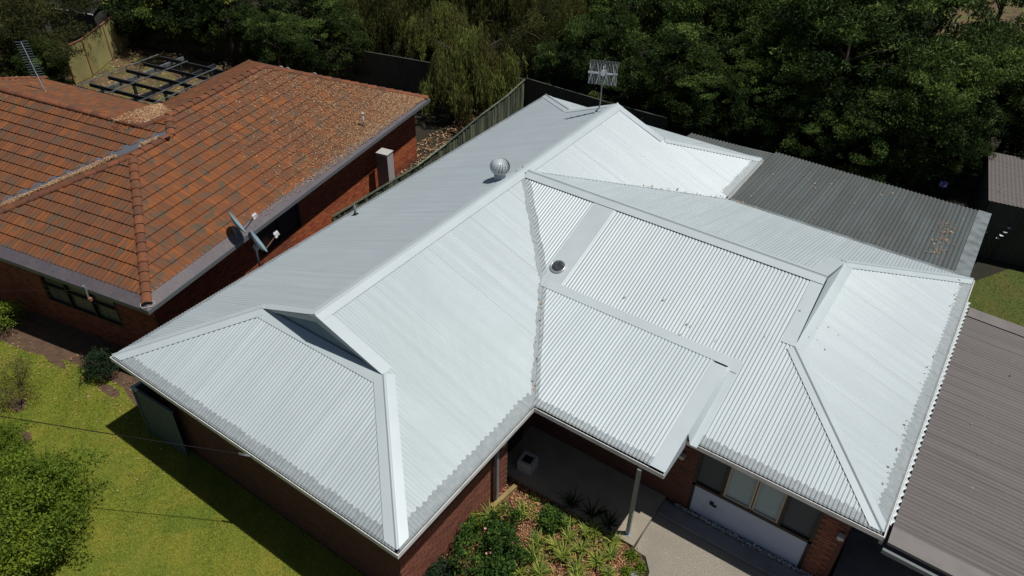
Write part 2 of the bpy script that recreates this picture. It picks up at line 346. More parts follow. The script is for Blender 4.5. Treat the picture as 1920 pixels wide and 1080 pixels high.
def weep_mesh(name, mt, r=2., clumps=110, ll=.2, lw=.032, h=1.0):
    Ps = []; Ds = []; Ts = []
    for i in range(clumps):
        d = unit(1)[0]; d[2] = abs(d[2])*1.0-.35; c = d*r*rng.uniform(.35, .95); c[2] *= h; ct = rng.uniform(0, 1)
        for s in range(rng.integers(6, 13)):
            st = c+rng.normal(size=3)*.16; ln = rng.uniform(.5, 1.2); n = int(ln*34); t = rng.uniform(0, 1, n); out = np.array([d[0], d[1], 0])*.35
            q = st+out*(t[:, None]**.7)*ln+np.array([0, 0, -1])*(t[:, None]**1.3)*ln*.95+rng.normal(size=(n, 3))*.035
            dd = unit(n)*.5+np.array([0, 0, -1.]); Ps.append(q); Ds.append(dd/np.linalg.norm(dd, axis=1)[:, None]); Ts.append(np.clip(ct*.75+rng.uniform(-.1, .35, n), 0, 1))
    P = np.concatenate(Ps); D = np.concatenate(Ds); n = len(P); V, F, t = leaves(P, D, ll*rng.uniform(.6, 1.2, n), lw*rng.uniform(.7, 1.3, n), np.concatenate(Ts))
    return npmesh(name, V, F, mt, t)
def scatter_mesh(name, pts, nrm, size, mt, asp=.45, jit=.35, lift=.01):
    """little leaf pieces lying on a surface: pts (n,3)"""
    n = len(pts); nrm = np.broadcast_to(np.asarray(nrm, float), (n, 3)); D = np.cross(nrm, unit(n)); D /= np.linalg.norm(D, axis=1)[:, None]
    D = D+nrm*rng.uniform(-.05, jit, n)[:, None]; D /= np.linalg.norm(D, axis=1)[:, None]
    S = np.cross(D, nrm+unit(n)*.35); S /= np.linalg.norm(S, axis=1)[:, None]; s = (size*rng.uniform(.5, 1.3, n))[:, None]; P = pts+nrm*lift
    V = np.stack([P, P+D*s*.5+S*s*asp/2, P+D*s, P+D*s*.5-S*s*asp/2], 1).reshape(-1, 3)
    return npmesh(name, V, np.arange(4*n).reshape(n, 4), mt, rng.uniform(0, 1, n))
def in_poly(P, poly):
    x, y = P[:, 0], P[:, 1]; ins = np.zeros(len(P), bool); n = len(poly)
    for i in range(n):
        x0, y0 = poly[i]; x1, y1 = poly[(i+1) % n]
        c = ((y0 > y) != (y1 > y)) & (x < (x1-x0)*(y-y0)/(y1-y0+1e-12)+x0); ins ^= c
    return ins

# ------------------------------------------------------------------ setting: ground
E_ = 2.476
S_ = dict(kind='structure')
flat('ground', [(-150, -120), (150, -120), (150, 220), (-150, 220)], -.012, 'forest', **S_)
lawn_poly = [(-16, -12), (8.3, -12), (8.3, .34), (2, .34), (.3, .34), (-.2, .28), (-1.0, .45), (-1.7, .62), (-2.6, .55), (-3.9, .32), (-5.0, -.1), (-8, -.6), (-16, -2.0)]
flat('lawn', lawn_poly, .0, 'lawn', **S_)
flat('soil_border', [(-9, -1.6), (-4, .0), (-1.5, .3), (.45, .3), (.45, 6), (-1.4, 12), (-9, 12)], -.005, 'soil', **S_)
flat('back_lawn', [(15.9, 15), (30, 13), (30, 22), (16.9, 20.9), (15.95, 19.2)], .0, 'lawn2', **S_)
flat('garden_bed', [(8.4, -4), (12.6, -4), (12.35, 1.5), (12.28, 3.2), (12.1, 3.9), (11.85, 4.18), (11.62, 4.2), (8.4, 4.19)], .012, 'soil', **S_)
flat('driveway', [(11.64, 5.29), (11.64, 4.7), (11.66, 4.20), (11.95, 4.18), (12.18, 3.9), (12.34, 3.2), (12.42, 1.5), (12.65, -4), (12.7, -12), (40, -12), (40, 5.2), (15.4, 5.29)], .016, 'concrete', **S_)
flat('carport_floor', [(11.6, 5.2), (40, 5.2), (40, 14.3), (15.4, 14.3), (15.4, 5.9), (11.6, 5.9)], .008, 'slab', **S_)
flat('porch_slab', [(7.6, 4.2), (11.62, 4.2), (11.64, 5.8), (7.6, 5.8)], .11, 'porch', thick=.13, **S_)
flat('front_path', [(11.66, 5.3), (15.4, 5.3), (15.4, 5.66), (11.66, 5.66)], .11, 'slab', thick=.11, **S_)
flat('back_yard', [(-24.5, 10), (-14, 6.5), (-9, 8), (-8.2, 18), (-16, 17.0), (-23.5, 15.4)], .0, 'dry', **S_)
flat('far_paddock', [(10.5, 41), (40, 47), (60, 90), (5, 90)], .0, 'dry', **S_)
flat('far_lawn', [(-34, 15), (-23.6, 17), (-28, 34), (-60, 30)], .0, 'lawn', **S_)

# ------------------------------------------------------------------ main house
house = thing('metal_roofed_house', 'brick house under a pale grey corrugated steel hip roof in the middle', 'house')
t1 = .3916; t2 = .352; W = 8.8; Y7 = 18.438; RZ = E_+t1*4.4; YR = 10.3765; HZ = E_+t2*(YR-5.503); X5 = 15.845; X3 = 11.891
s1, s2, s3 = 2.557, 2.926, 2.615
g0 = .075   # sheets stop over the gutter
nL = Vector((-t1, 0, 1)).normalized(); nR = Vector((t1, 0, 1)).normalized(); nF = Vector((0, -t1, 1)).normalized(); nB = Vector((0, t1, 1)).normalized()
cF = Vector((0, -t2, 1)).normalized(); cB = Vector((0, t2, 1)).normalized(); cR = Vector((t2, 0, 1)).normalized()
def left_hi(y):
    if y < s1: return max(g0, y)
    if y > Y7-s3: return max(g0, Y7-y)
    return 4.4
lo = lambda s: g0
X_ = Vector((1, 0, 0)); Y_ = Vector((0, 1, 0))
sheets(house, (0, 0, E_), Y_, (1, 0, t1), g0, Y7-g0, lo, left_hi)
def r_lo(y):
    if y < 4.41+.13: return g0
    if y < 7.55: return .586*(y-4.41)+.0
    if y < 10.376: return .899*(y-5.503)
    if y < 15.25: return (15.25-y)/1.1125
    return g0
sheets(house, (W, 0, E_), Y_, (-1, 0, t1), g0, Y7-g0, r_lo, left_hi)
sheets(house, (0, 0, E_), X_, (0, 1, t1), g0, W-g0, lo, lambda x: max(g0, min(x, W-x, s1)))
sheets(house, (0, Y7, E_), X_, (0, -1, t1), g0, W-g0, lo, lambda x: max(g0, min(x, W-x, s3)))
def cf_lo(x):
    if x < 6.96: return (W-x)/.899
    if x < X3: return 2.02
    return g0
def cf_hi(x): return YR-5.503 if x < X5-s2-.06 else max(g0, min(s2, X5-x))
def cfp(a, b): return sheets(house, (0, 5.503, E_), X_, (0, 1, t2), a, b, cf_lo, cf_hi)
cfp(4.45, 6.84); cfp(7.44, X5-g0)
sheets(house, (0, 15.25, E_), X_, (0, -1, t2), 4.45, X5-g0, lambda x: (W-x)*1.1125 if x < W else g0, cf_hi)
sheets(house, (X5, 0, E_), Y_, (-1, 0, t2), 5.503+g0, 15.25-g0, lo, lambda y: max(g0, min(s2, y-5.503, 15.25-y)))
# flat fibreglass-smooth sheet with the skylight
def P_cf(x, y): return Vector((x, y, E_+t2*(y-5.503)))
mb = MB()
for x0, x1, h0, h1 in ((6.80, 6.84, .012, .034), (6.84, 7.44, .034, .034), (7.44, 7.48, .034, .012)):
    ya = 7.56; yb = 10.20
    mb.quad(P_cf(x0, ya)+cF*h0, P_cf(x1, ya)+cF*h1, P_cf(x1, yb)+cF*h1, P_cf(x0, yb)+cF*h0)
mb.quad(P_cf(6.84, 7.56)+cF*.034, P_cf(6.84, 7.56), P_cf(7.44, 7.56), P_cf(7.44, 7.56)+cF*.034)
part('smooth_roof_sheet', mb, 'cap', house, label='smooth flat sheet running down the roof beside the ridges')
sk = P_cf(7.08, 8.03)+cF*.034; zq = cF.to_track_quat('Z', 'Y').to_matrix()
def ring(c, q, prof, k=28):
    mb = MB(); n = len(prof)
    for i, (rr, zz) in enumerate(prof):
        for j in range(k):
            a = 2*math.pi*j/k; mb.v.append(tuple(c+q @ Vector((rr*math.cos(a), rr*math.sin(a), zz))))
    for i in range(n-1):
        for j in range(k): mb.f.append((i*k+j, i*k+(j+1) % k, (i+1)*k+(j+1) % k, (i+1)*k+j)); mb.m.append(0)
    mb.f.append(tuple((n-1)*k+j for j in range(k))); mb.m.append(0); return mb
rg = part('skylight', ring(sk, zq, [(.205, 0), (.205, .03), (.185, .045), (.165, .045), (.165, .02)]), 'alu', house, True)
part('dome', ring(sk, zq, [(.168, .03), (.15, .038), (.11, .044), (.06, .047), (.01, .048)]), 'dome', rg, True)
# porch roof
tp = (3.197-E_)/(7.55-4.41); pN = Vector((0, -tp, 1)).normalized(); PO = Vector((0, 4.41, E_+.02))
def P_p(x, y): return Vector((x, y, E_+.02+tp*(y-4.41)))
sheets(house, PO, X_, (0, 1, tp), 7.02, 11.59, lambda x: (W-x)/.586 if x < W else g0, lambda x: 3.0)
strip(house, P_p(6.92, 7.35), P_p(11.9, 7.35), (0, .25, .25*tp), pN, .036, 'cap', 'apron_flashing')
strip(house, P_p(11.56, 4.44), P_p(11.56, 7.3), (.335, 0, 0), pN, .044, 'cap', 'barge_flashing')
mb = MB()  # cheek and the flashing on the main slope beside it
for i in range(12):
    ya = 5.45+i*(7.34-5.45)/12; yb = 5.45+(i+1)*(7.34-5.45)/12
    A = P_p(11.895, ya)+pN*.034; B = P_p(11.895, yb)+pN*.034; a = P_cf(11.98, ya)+cF*.036; b = P_cf(11.98, yb)+cF*.036
    if A.z < a.z+.0: A.z = a.z
    if B.z < b.z+.0: B.z = b.z
    mb.quad(A, B, b, a); mb.quad(a, b, P_cf(12.13, yb)+cF*.036, P_cf(12.13, ya)+cF*.036)
mb.quad(P_cf(12.13, 5.45)+cF*.036, P_cf(12.13, 7.6)+cF*.036, P_cf(12.13, 7.6)+cF*.01, P_cf(12.13, 5.45)+cF*.01); mb.quad(P_cf(11.86, 7.3)+cF*.05, P_cf(12.13, 7.3)+cF*.05, P_cf(12.13, 7.62)+cF*.045, P_cf(11.86, 7.62)+cF*.045)
part('step_flashing', mb, 'cap', house)
mb = MB(); mb.quad(P_p(11.893, 4.42), P_p(11.893, 5.5), Vector((11.893, 5.5, E_-.12)), Vector((11.893, 4.42, E_-.12))); part('porch_fascia', mb, 'cap', house)
# caps
A = Vector
cap(house, (4.4, 2.50, RZ), (4.4, 15.87, RZ), nL, nR, .22)
cap(house, (.06, .06, E_+.02), (s1, s1, E_+t1*s1), nL, nF, .21, mitre=True)
cap(house, (W-.06, .06, E_+.02), (W-s1, s1, E_+t1*s1), nR, nF, .22, mitre=True)
cap(house, (.06, Y7-.06, E_+.02), (s3, Y7-s3, E_+t1*s3), nL, nB, .18, mitre=True)
cap(house, (W-.06, Y7-.06, E_+.02), (W-s3, Y7-s3, E_+t1*s3), nR, nB, .18, mitre=True)
cap(house, (4.55, YR, HZ+.01), (12.86, YR, HZ+.01), cF, cB, .24)
cap(house, (X5-.06, 5.56, E_+.02), (X5-s2, 5.503+s2, E_+t2*s2), cF, cR, .165, mitre=True)
cap(house, (X5-.06, 15.19, E_+.02), (X5-s2, 15.25-s2, E_+t2*s2), cB, cR, .18, mitre=True)
# flashing along the head of each hip end and down the rakes
def head(a, b, wv, n): strip(house, a, b, wv, n, .037, 'cap', 'head_flashing')
zt = E_+t1*s1; head((s1-.05, s1-.24, zt-.24*t1), (W-s1+.05, s1-.24, zt-.24*t1), (0, .27, .27*t1), nF)
zt = E_+t1*s3; head((s3, Y7-s3+.2, zt-.2*t1), (W-s3, Y7-s3+.2, zt-.2*t1), (0, -.22, -.22*-t1), nB)
zt2 = E_+t2*s2; head((X5-s2+.22, 5.503+s2-.02, zt2-.22*t2), (X5-s2+.22, 15.25-s2+.02, zt2-.22*t2), (-.25, 0, .25*t2), cR)
def rake(a, b, n, inw, wdt=.34):
    strip(house, a, b, inw*wdt, n, .036, 'cap', 'rake_flashing')
rake((s1, s1-.04, E_+t1*s1), (4.4, 2.50, RZ), nL, Y_, .2)
rake((W-s1, s1-.04, E_+t1*s1), (4.4, 2.50, RZ), nR, Y_, .28)
rake((s3, Y7-s3+.02, E_+t1*s3), (4.4, 15.87, RZ), nL, -Y_, .26)
rake((W-s3, Y7-s3+.02, E_+t1*s3), (4.4, 15.87, RZ), nR, -Y_, .26)
rake((X5-s2, 5.503+s2, zt2), (12.86, YR, HZ), cF, -X_, .30)
rake((X5-s2, 15.25-s2, zt2), (12.86, YR, HZ), cB, -X_, .40)
# gablets: louvre, slats, barge boards
def gablet(pl, pr, ap, n, slat=True, gm='louvre'):
    pl, pr, ap, n = Vector(pl), Vector(pr), Vector(ap), Vector(n)
    g = part('gablet', MBtri(*(q-n*(.1 if gm != 'cap' else -.012) for q in (pl, pr, ap))), gm, house)
    k = 9
    if slat:
        for i in range(1, k):
            f = i/k; a = pl.lerp(ap, f)-n*.095; b = pr.lerp(ap, f)-n*.095
            if (b-a).length < .3: continue
            mb = MB(); mb.quad(a, b, b+n*.055-A((0, 0, .075)), a+n*.055-A((0, 0, .075))); mb.quad(a, a-A((0,0,.006)), b-A((0,0,.006)), b)
            mb.quad(a+n*.055-A((0, 0, .075)), b+n*.055-A((0, 0, .075)), b+n*.055-A((0, 0, .085)), a+n*.055-A((0, 0, .085)))
            part('louvre_slat', mb, 'louvre', g)
    for p in (pl, pr):
        e = (ap-p).normalized(); d = A((0, 0, -1)); mb = MB(); o = n*.01; q = ap
        mb.quad(p+o, q+o, q+o+d*.17, p+o+d*.05); mb.quad(p-n*.02, q-n*.02, q-n*.02+d*.17, p-n*.02+d*.05); mb.quad(p+o+d*.05, q+o+d*.17, q-n*.02+d*.17, p-n*.02+d*.05)
        part('barge_board', mb, 'barge', g)
def MBtri(a, b, c): mb = MB(); mb.tri(a, b, c); return mb
gablet((s1, s1+.0, E_+t1*s1+.0), (W-s1, s1+.0, E_+t1*s1+.0), (4.4, 2.52, RZ), (0, -1, 0))
gablet((W-s3, Y7-s3, E_+t1*s3), (s3, Y7-s3, E_+t1*s3), (4.4, Y7-s3, RZ), (0, 1, 0), False)
gablet((X5-s2, 5.503+s2, zt2), (X5-s2, 15.25-s2, zt2), (12.88, YR, HZ), (1, 0, 0), False, 'cap')
# valleys: mesh-covered
jagv = lambda q: .02*math.sin(q*9)+.012*math.sin(q*31)
G = dict(mt='guard', name='valley_mesh', lift=.019)
sheets(house, (W, 0, E_), Y_, (-1, 0, t1), 4.45, 7.55, lambda y: .586*(y-4.41), lambda y: .586*(y-4.41)+.13+jagv(y), **G)
sheets(house, (W, 0, E_), Y_, (-1, 0, t1), 7.55, 10.15, lambda y: .899*(y-5.503), lambda y: .899*(y-5.503)+.17+jagv(y), **G)
sheets(house, PO, X_, (0, 1, tp), 7.0, W, lambda x: (W-x)/.586, lambda x: (W-x)/.586+.17+jagv(x), **G)
sheets(house, (0, 5.503, E_), X_, (0, 1, t2), 4.62, 6.96, lambda x: (W-x)/.899, lambda x: (W-x)/.899+.20+jagv(x), **G)
G2 = dict(mt='guard', name='valley_mesh', lift=.017)
sheets(house, (0, 15.25, E_), X_, (0, -1, t2), 4.6, W, lambda x: (W-x)*1.1125, lambda x: (W-x)*1.1125+.10+jagv(x), **G2)
mb = MB()
for a, b in (((4.4, 10.36, RZ), (6.96, 7.55, 3.197)), ((6.96, 7.55, 3.197), (W, 4.41, E_)), ((4.4, 10.39, RZ), (W, 15.25, E_))):
    a = A(a); b = A(b); d = (b-a).normalized(); sd = d.cross(A((0, 0, 1))).normalized(); mb.quad(a+sd*.22+A((0, 0, .02)), b+sd*.22+A((0, 0, .02)), b+A((0, 0, .004)), a+A((0, 0, .004))); mb.quad(a+A((0, 0, .004)), b+A((0, 0, .004)), b-sd*.22+A((0, 0, .02)), a-sd*.22+A((0, 0, .02)))
part('valley_tray', mb, 'gutter_in', house)
# eaves mesh
rj = {}
def jag(q):
    k = int(q/.31); 
    if k not in rj: rj[k] = random.uniform(-.015, .02)
    return rj[k]+.022*math.cos(2*math.pi*q/.152)
G = dict(mt='guard', name='gutter_mesh', lift=.0165, jag=jag)
er = .27
sheets(house, (0, 0, E_), X_, (0, 1, t1), .1, W-.1, lambda s: .03, lambda x: max(.03, min(er, x, W-x)), **G)
sheets(house, (W, 0, E_), Y_, (-1, 0, t1), .1, 4.6, lambda s: .03, lambda y: max(.03, min(er+.04, y)), **G)
sheets(house, PO, X_, (0, 1, tp), W-.15, X3-.02, lambda s: .03, lambda x: er-.04, **G)
sheets(house, (0, 5.503, E_), X_, (0, 1, t2), X3+.1, X5-.1, lambda s: .03, lambda x: max(.03, min(er-.02, X5-x)), **G)
sheets(house, (X5, 0, E_), Y_, (-1, 0, t2), 5.6, 15.2, lambda s: .03, lambda y: max(.03, min(er+.02, y-5.503, 15.25-y)), **G)
sheets(house, (W, 0, E_), Y_, (-1, 0, t1), 15.35, 18.38, lambda s: .03, lambda y: max(.03, min(er, Y7-y)), **G)
G['jag'] = None
sheets(house, (0, 0, E_), Y_, (1, 0, t1), .1, Y7-.1, lambda s: .03, lambda y: max(.03, min(.17, y, Y7-y))+.05*abs(math.sin(y*3.1)*math.sin(y*7.7)), **G)
# gutters: swept profile along the eaves
def gutter_run(parent, a, b, inw, mt='gutter', name='gutter', z=E_, ma=0, mb_=0, wd=.11, dp=.11):
    a = A((*a, z)); b = A((*b, z)); d = (b-a).normalized(); inw = A((*inw, 0)); Z = A((0, 0, 1))
    prof = [(wd, -.0), (wd, -dp), (.0, -dp), (.0, .004), (.016, .004), (.016, -.02), (.02, -dp+.012), (wd-.004, -dp+.012)]
    mb = MB(); mi = [0, 0, 0, 0, 0, 1, 1]
    P = [[p + inw*o + Z*h + d*(s*o*k) for (o, h) in prof] for p, s, k in ((a, 1, ma), (b, -1, mb_))]
    for i in range(len(prof)-1): mb.quad(P[0][i], P[1][i], P[1][i+1], P[0][i+1], mi[i])
    return part(name, mb, [mt, 'gutter_in'], parent)
gutter_run(house, (0, 0), (W, 0), (0, 1), ma=1, mb_=1); gutter_run(house, (W, 0), (W, 4.41), (-1, 0), ma=1, mb_=-1)
gutter_run(house, (W, 4.41), (X3, 4.41), (0, 1), ma=-1, mb_=1); gutter_run(house, (X3, 4.41), (X3, 5.503), (-1, 0), ma=1, mb_=-1)
gutter_run(house, (X3, 5.503), (X5, 5.503), (0, 1), ma=-1, mb_=1); gutter_run(house, (X5, 5.503), (X5, 15.25), (-1, 0), ma=1, mb_=1)
gutter_run(house, (X5, 15.25), (W, 15.25), (0, -1), ma=1, mb_=-1); gutter_run(house, (W, 15.25), (W, Y7), (-1, 0), ma=-1, mb_=1)
gutter_run(house, (W, Y7), (0, Y7), (0, -1), ma=1, mb_=1); gutter_run(house, (0, Y7), (0, 0), (1, 0), ma=1, mb_=1)
# fascia boxes + soffit
mb = MB(); zs = E_-.15
for x0, x1, y0, y1 in ((.11, W-.11, .11, Y7-.11), (W-.11, X3-.11, 4.52, 15.14), (X3-.11, X5-.11, 5.61, 15.14)):
    mb.quad((x0, y0, zs), (x1, y0, zs), (x1, y1, zs), (x0, y1, zs))
part('soffit', mb, 'soffit', house)
mb = MB()
for p in (((.11, .11), (W-.11, .11)), ((W-.11, .11), (W-.11, 4.52)), ((W-.11, 4.52), (X3-.11, 4.52)), ((X3-.11, 4.52), (X3-.11, 5.61)), ((X3-.11, 5.61), (X5-.11, 5.61)), ((X5-.11, 5.61), (X5-.11, 15.14)), ((X5-.11, 15.14), (W-.11, 15.14)), ((W-.11, 15.14), (W-.11, Y7-.11)), ((W-.11, Y7-.11), (.11, Y7-.11)), ((.11, Y7-.11), (.11, .11))):
    mb.quad((*p[0], zs-.02), (*p[1], zs-.02), (*p[1], E_-.005), (*p[0], E_-.005))
part('fascia', mb, 'galvd', house)
# walls
zw = zs-.01
brick_wall(house, 'front_wall', (.5, .36), (8.4, .36), 0, zw)
brick_wall(house, 'side_wall', (8.4, .36), (8.4, 4.0), 0, zw, single=lambda s, z: z < 1.42 and s > .1)
brick_wall(house, 'return_wall', (8.19, 4.0), (7.9, 4.0), 0, zw); 
brick_wall(house, 'entry_wall', (7.9, 4.0), (7.9, 5.8), 0, zw, holes=[(.45, 1.35, .12, 2.1)])
wf = brick_wall(house, 'porch_wall', (7.9, 5.8), (15.3, 5.8), 0, zw, holes=[(4.25, 6.88, .06, 2.22)], single=lambda s, z: s > 6.9 and z < 2.)
brick_wall(house, 'carport_wall', (15.3, 5.8), (15.3, 14.9), 0, zw)
mb = MB(); mb.box(.5, .7, .56, 18, 0, zw); mb.box(.7, 8.4, 17.9, 18, 0, zw); mb.box(8.2, 8.4, 15, 17.9, 0, zw); mb.box(8.4, 15.1, 14.8, 14.9, 0, zw); part('rear_wall', mb, 'mortar', house)
mb = MB(); mb.box(7.93, 7.96, 4.5, 5.3, .12, 2.08); d_ = part('front_door', mb, 'dark', house); mb = MB(); mb.box(7.96, 8.0, 4.58, 4.62, 1., 1.12); part('handle', mb, 'alu', d_)
# window wall
win = thing('x', '', ''); bpy.data.objects.remove(win)
mb = MB(); y = 5.78
mb.box(12.15, 14.78, y, y+.12, .98, 1.06); mb.box(12.15, 14.78, y, y+.12, 2.14, 2.22); mb.box(12.15, 12.22, y, y+.12, .06, 2.22); mb.box(14.71, 14.78, y, y+.12, .06, 2.22); mb.box(12.78, 12.84, y, y+.1, 1.06, 2.14); mb.box(14.04, 14.10, y, y+.1, 1.06, 2.14)
mb.box(12.22, 14.71, y, y+.1, .06, .1)
wn = part('window', mb, 'darkframe', house)
mb = MB(); mb.box(12.22, 14.71, 5.80, 5.85, .1, .98); sp = part('spandrel_panel', mb, 'shadewhite', house); mb = MB(); mb.box(12.62, 12.70, 5.74, 5.80, .66, .72); mb.box(12.68, 12.78, 5.76, 5.79, .62, .65); part('garden_tap', mb, 'dark', house)
for x0, x1, mt in ((12.22, 12.78, 'screen'), (12.86, 13.42, 'blind'), (13.50, 14.02, 'blind'), (14.10, 14.71, 'screen')):
    mb = MB(); mb.quad((x0, 5.845, 1.06), (x1, 5.845, 1.06), (x1, 5.845, 2.14), (x0, 5.845, 2.14)); part('pane', mb, mt, wn)
mb = MB()
for x0, x1, z0, z1 in ((12.84, 12.88, 1.06, 2.14), (13.41, 13.45, 1.06, 2.14), (13.47, 13.51, 1.06, 2.14), (14.0, 14.04, 1.06, 2.14), (12.88, 14.0, 1.06, 1.09)): mb.box(x0, x1, 5.80, 5.84, z0, z1)
part('sash_frame', mb, 'cream', wn)
for x, y, z in ((8.47, 3.70, 1.75), (11.80, 5.70, 1.72), (15.20, 5.70, 1.68)):
    mb = MB(); mb.box(x-.05, x+.07, y-.06, y+.06, z, z+.08); mb.box(x-.03, x+.03, y-.03, y+.08, z-.06, z); part('wall_lamp', mb, 'soffit', house)
for x, y, z0, k in ((11.38, 4.40, .11, 1), (8.50, 3.44, .02, 0)):
    mb = MB(); mb.box(x-.04, x+.04, y-.04, y+.04, z0, zs-.0); mb.box(x-.09, x+.09, y-.07, y+.07, z0, z0+.012); part('post', mb, 'galv', house)
# penetrations
bx = P = A((.43, 7.58, E_+t1*.43)); mb = MB(); mb.tube([bx, bx+A((0, 0, .33))], .035, 10); mb.tube([bx+A((0, 0, .33)), bx+A((0, 0, .36))], [.03, .022], 10); v_ = part('vent_pipe', mb, 'galvd', house, True)
part('boot', ring(bx+nL*.02, nL.to_track_quat('Z', 'Y').to_matrix(), [(.11, 0), (.10, .015), (.05, .03), (.04, .06)], 12), 'dark', v_)

# turbine vent ---------------------------------------------------------
tb = thing('roof_ventilator', 'round spinning metal roof ventilator just left of the ridge junction', 'roof vent', loc=(4.0, 9.8, E_+t1*4.0-.02))
mb = MB(); mb.tube([(0, 0, -.1), (0, 0, .24)], [.165, .155], 20); part('throat', mb, 'turb', tb, True)
mb = MB(); mb.quad((-.36, -.3, -.36*t1+.04), (.24, -.3, .24*t1+.04), (.24, .3, .24*t1+.04), (-.36, .3, -.36*t1+.04)); part('base_flashing', mb, 'cap', tb)
nv = 20
for i in range(nv):
    a0 = 2*math.pi*i/nv; mb = MB(); k = 9; tw = .55; wv = .27
    for j in range(k):
        q0 = j/k; q1 = (j+1)/k
        def pt(q, e):
            ph = -1.15+2.55*q; rr = .255*math.cos(ph*.93)*(.93 if e else 1.03)+.02; zz = .42+.215*math.sin(ph); a = a0+tw*q+(wv if e else 0); return A((rr*math.cos(a), rr*math.sin(a), zz))
        mb.quad(pt(q0, 0), pt(q0, 1), pt(q1, 1), pt(q1, 0))
    part('vane', mb, 'turb', tb, True)
part('crown_cap', ring(A((0, 0, .585)), Matrix.Identity(3), [(.15, 0), (.12, .03), (.06, .05), (.01, .055)], 20), 'turb', tb, True)
part('hub', ring(A((0, 0, .22)), Matrix.Identity(3), [(.17, 0), (.17, .03), (.1, .03)], 20), 'turb', tb, True)
mb = MB(); mb.tube([(0, 0, .2), (0, 0, .58)], .08, 10); part('core', mb, 'dark', tb)

# TV antenna on the rear ridge -------------------------------------------
an = thing('phased_array_antenna', 'wide comb-like television antenna on a bent mast behind the pale roof ridge', 'antenna', loc=(4.05, 15.30, 4.1))
mb = MB(); mb.tube([(-.12, -.05, -.05), (-.02, 0, .1), (0, 0, .25), (0, 0, 1.50)], .024, 8); part('mast', mb, 'galv', an, True)
R2 = Matrix.Rotation(math.radians(22), 4, 'Z')
def tr(p): return R2 @ A(p)
mb = MB(); mb.bar(tr((-.46, 0, 1.27)), tr((.46, 0, 1.27)), .03, .03)
for x in (-.38, -.2, .22): mb.bar(tr((x-.09, -.03, 1.27)), tr((x+.09, -.03, 1.27)), .05, .05)
mb.box(-.07, .07, -.06, .06, 1.2, 1.36, X=R2); part('boom', mb, 'alu', an)
for i in range(20):
    x = -.44+i*.88/19; mb = MB(); mb.bar(tr((x, .04, .86)), tr((x, .04, 1.66)), .010, .010); part('reflector_rod', mb, 'alu', an)
for x in (-.36, -.12, .12, .36):
    for s in (-1, 1):
        mb = MB(); mb.bar(tr((x, -.06, 1.27)), tr((x-.07, -.10, 1.27+s*.33)), .014, .014); mb.bar(tr((x, -.06, 1.27)), tr((x+.07, -.10, 1.27+s*.33)), .014, .014); part('dipole', mb, 'alu', an)

# satellite dishes -------------------------------------------------------
def dish(loc, label, lean, arm_mt, mast, rd=.36, az=20, el=42):
    o = thing('satellite_dish', label, 'satellite dish', 'satellite dishes between the two houses', loc=loc)
    n = A((math.cos(math.radians(az))*math.cos(math.radians(el)), math.sin(math.radians(az))*math.cos(math.radians(el)), math.sin(math.radians(el)))); q = n.to_track_quat('Z', 'Y').to_matrix(); c = A((0, 0, mast+.12))
    pr = [(.001, .02)]+[(rd*i/8, .02+.09*(i/8)**2) for i in range(1, 9)]+[(rd+.01, .112), (rd+.01, .095), (rd*.6, .03), (rd*.2, -.0)]
    d = part('reflector', ring(c, q @ Matrix.Diagonal((1, .92, 1)), pr, 32), 'dishf', o, True)
    side = q @ A((0, -1, 0)); 
    if side.z > 0: side = -side
    b = c+side*rd*.95+n*.06; e = c+side*rd*.35+n*.62
    mb = MB(); mb.tube([c-n*.03+side*.1, b, e], .014, 6); part('feed_arm', mb, arm_mt, o)
    mb = MB(); X = Matrix.Translation(e) @ (-n).to_track_quat('Z', 'Y').to_matrix().to_4x4(); mb.box(-.06, .06, -.04, .04, -.02, .1, X=X); mb.tube([e-n*.02, e-n*.11], [.03, .045], 10); mb.box(-.10, .10, -.05, -.02, .06, .12, X=X); part('receiver', mb, 'lnb', o)
    mb = MB(); mb.tube([(-.05, 0, -.12), (-.04, 0, mast*.7), c-n*.05], .024, 8); mb.bar((-.07, 0, mast-.05), (.03, 0, mast-.02), .1, .12); part('mast', mb, 'galvd', o)
    return o
dish((-.14, 4.50, E_+.0), 'grey satellite dish on a mast at the edge of the pale roof', 0, 'rust', .52, az=66, el=24)
dish((-1.45, 4.85, E_+.12), 'grey satellite dish at the tiled roof gutter, upper of the two', 0, 'dark', .30, az=66, el=24)

# ------------------------------------------------------------------ patio cover behind, shed, carport
pc = thing('patio_cover', 'low dark weathered corrugated patio roof behind the pale house roof', 'patio roof')
PZ = E_-.09; sl_ = -.065
sheets(pc, (0, 15.27, PZ), X_, (0, 1, sl_), 8.76, 15.35, lo, lambda x: 4.75, mt='oldzinc', pitch=.12, amp=.017)
sheets(pc, (0, 15.27, PZ), X_, (0, 1, sl_), 5.7, 8.76, lambda x: 3.22, lambda x: 4.25+.07*(x-5.7), mt='oldzinc', pitch=.12, amp=.017)
mb = MB(); mb.quad((15.32, 15.3, PZ+.045), (15.70, 15.3, PZ+.045), (15.70, 20.05, PZ+.045+sl_*4.8), (15.32, 20.05, PZ+.045+sl_*4.8)); mb.quad((15.70, 15.3, PZ+.045), (15.70, 15.3, PZ-.15), (15.70, 20.05, PZ-.15+sl_*4.8), (15.70, 20.05, PZ+.045+sl_*4.8)); part('side_flashing', mb, 'oldflash', pc)
mb = MB(); mb.bar((5.7, 19.5, PZ-.36), (8.9, 19.95, PZ-.38), .05, .1); mb.bar((8.9, 19.95, PZ-.4), (15.68, 20.0, PZ-.4), .05, .1); part('back_beam', mb, 'oldflash', pc)
for x in (9., 12.3, 15.6): mb = MB(); mb.box(x-.04, x+.04, 19.8, 19.88, 0, PZ-.4); part('post', mb, 'galvd', pc)
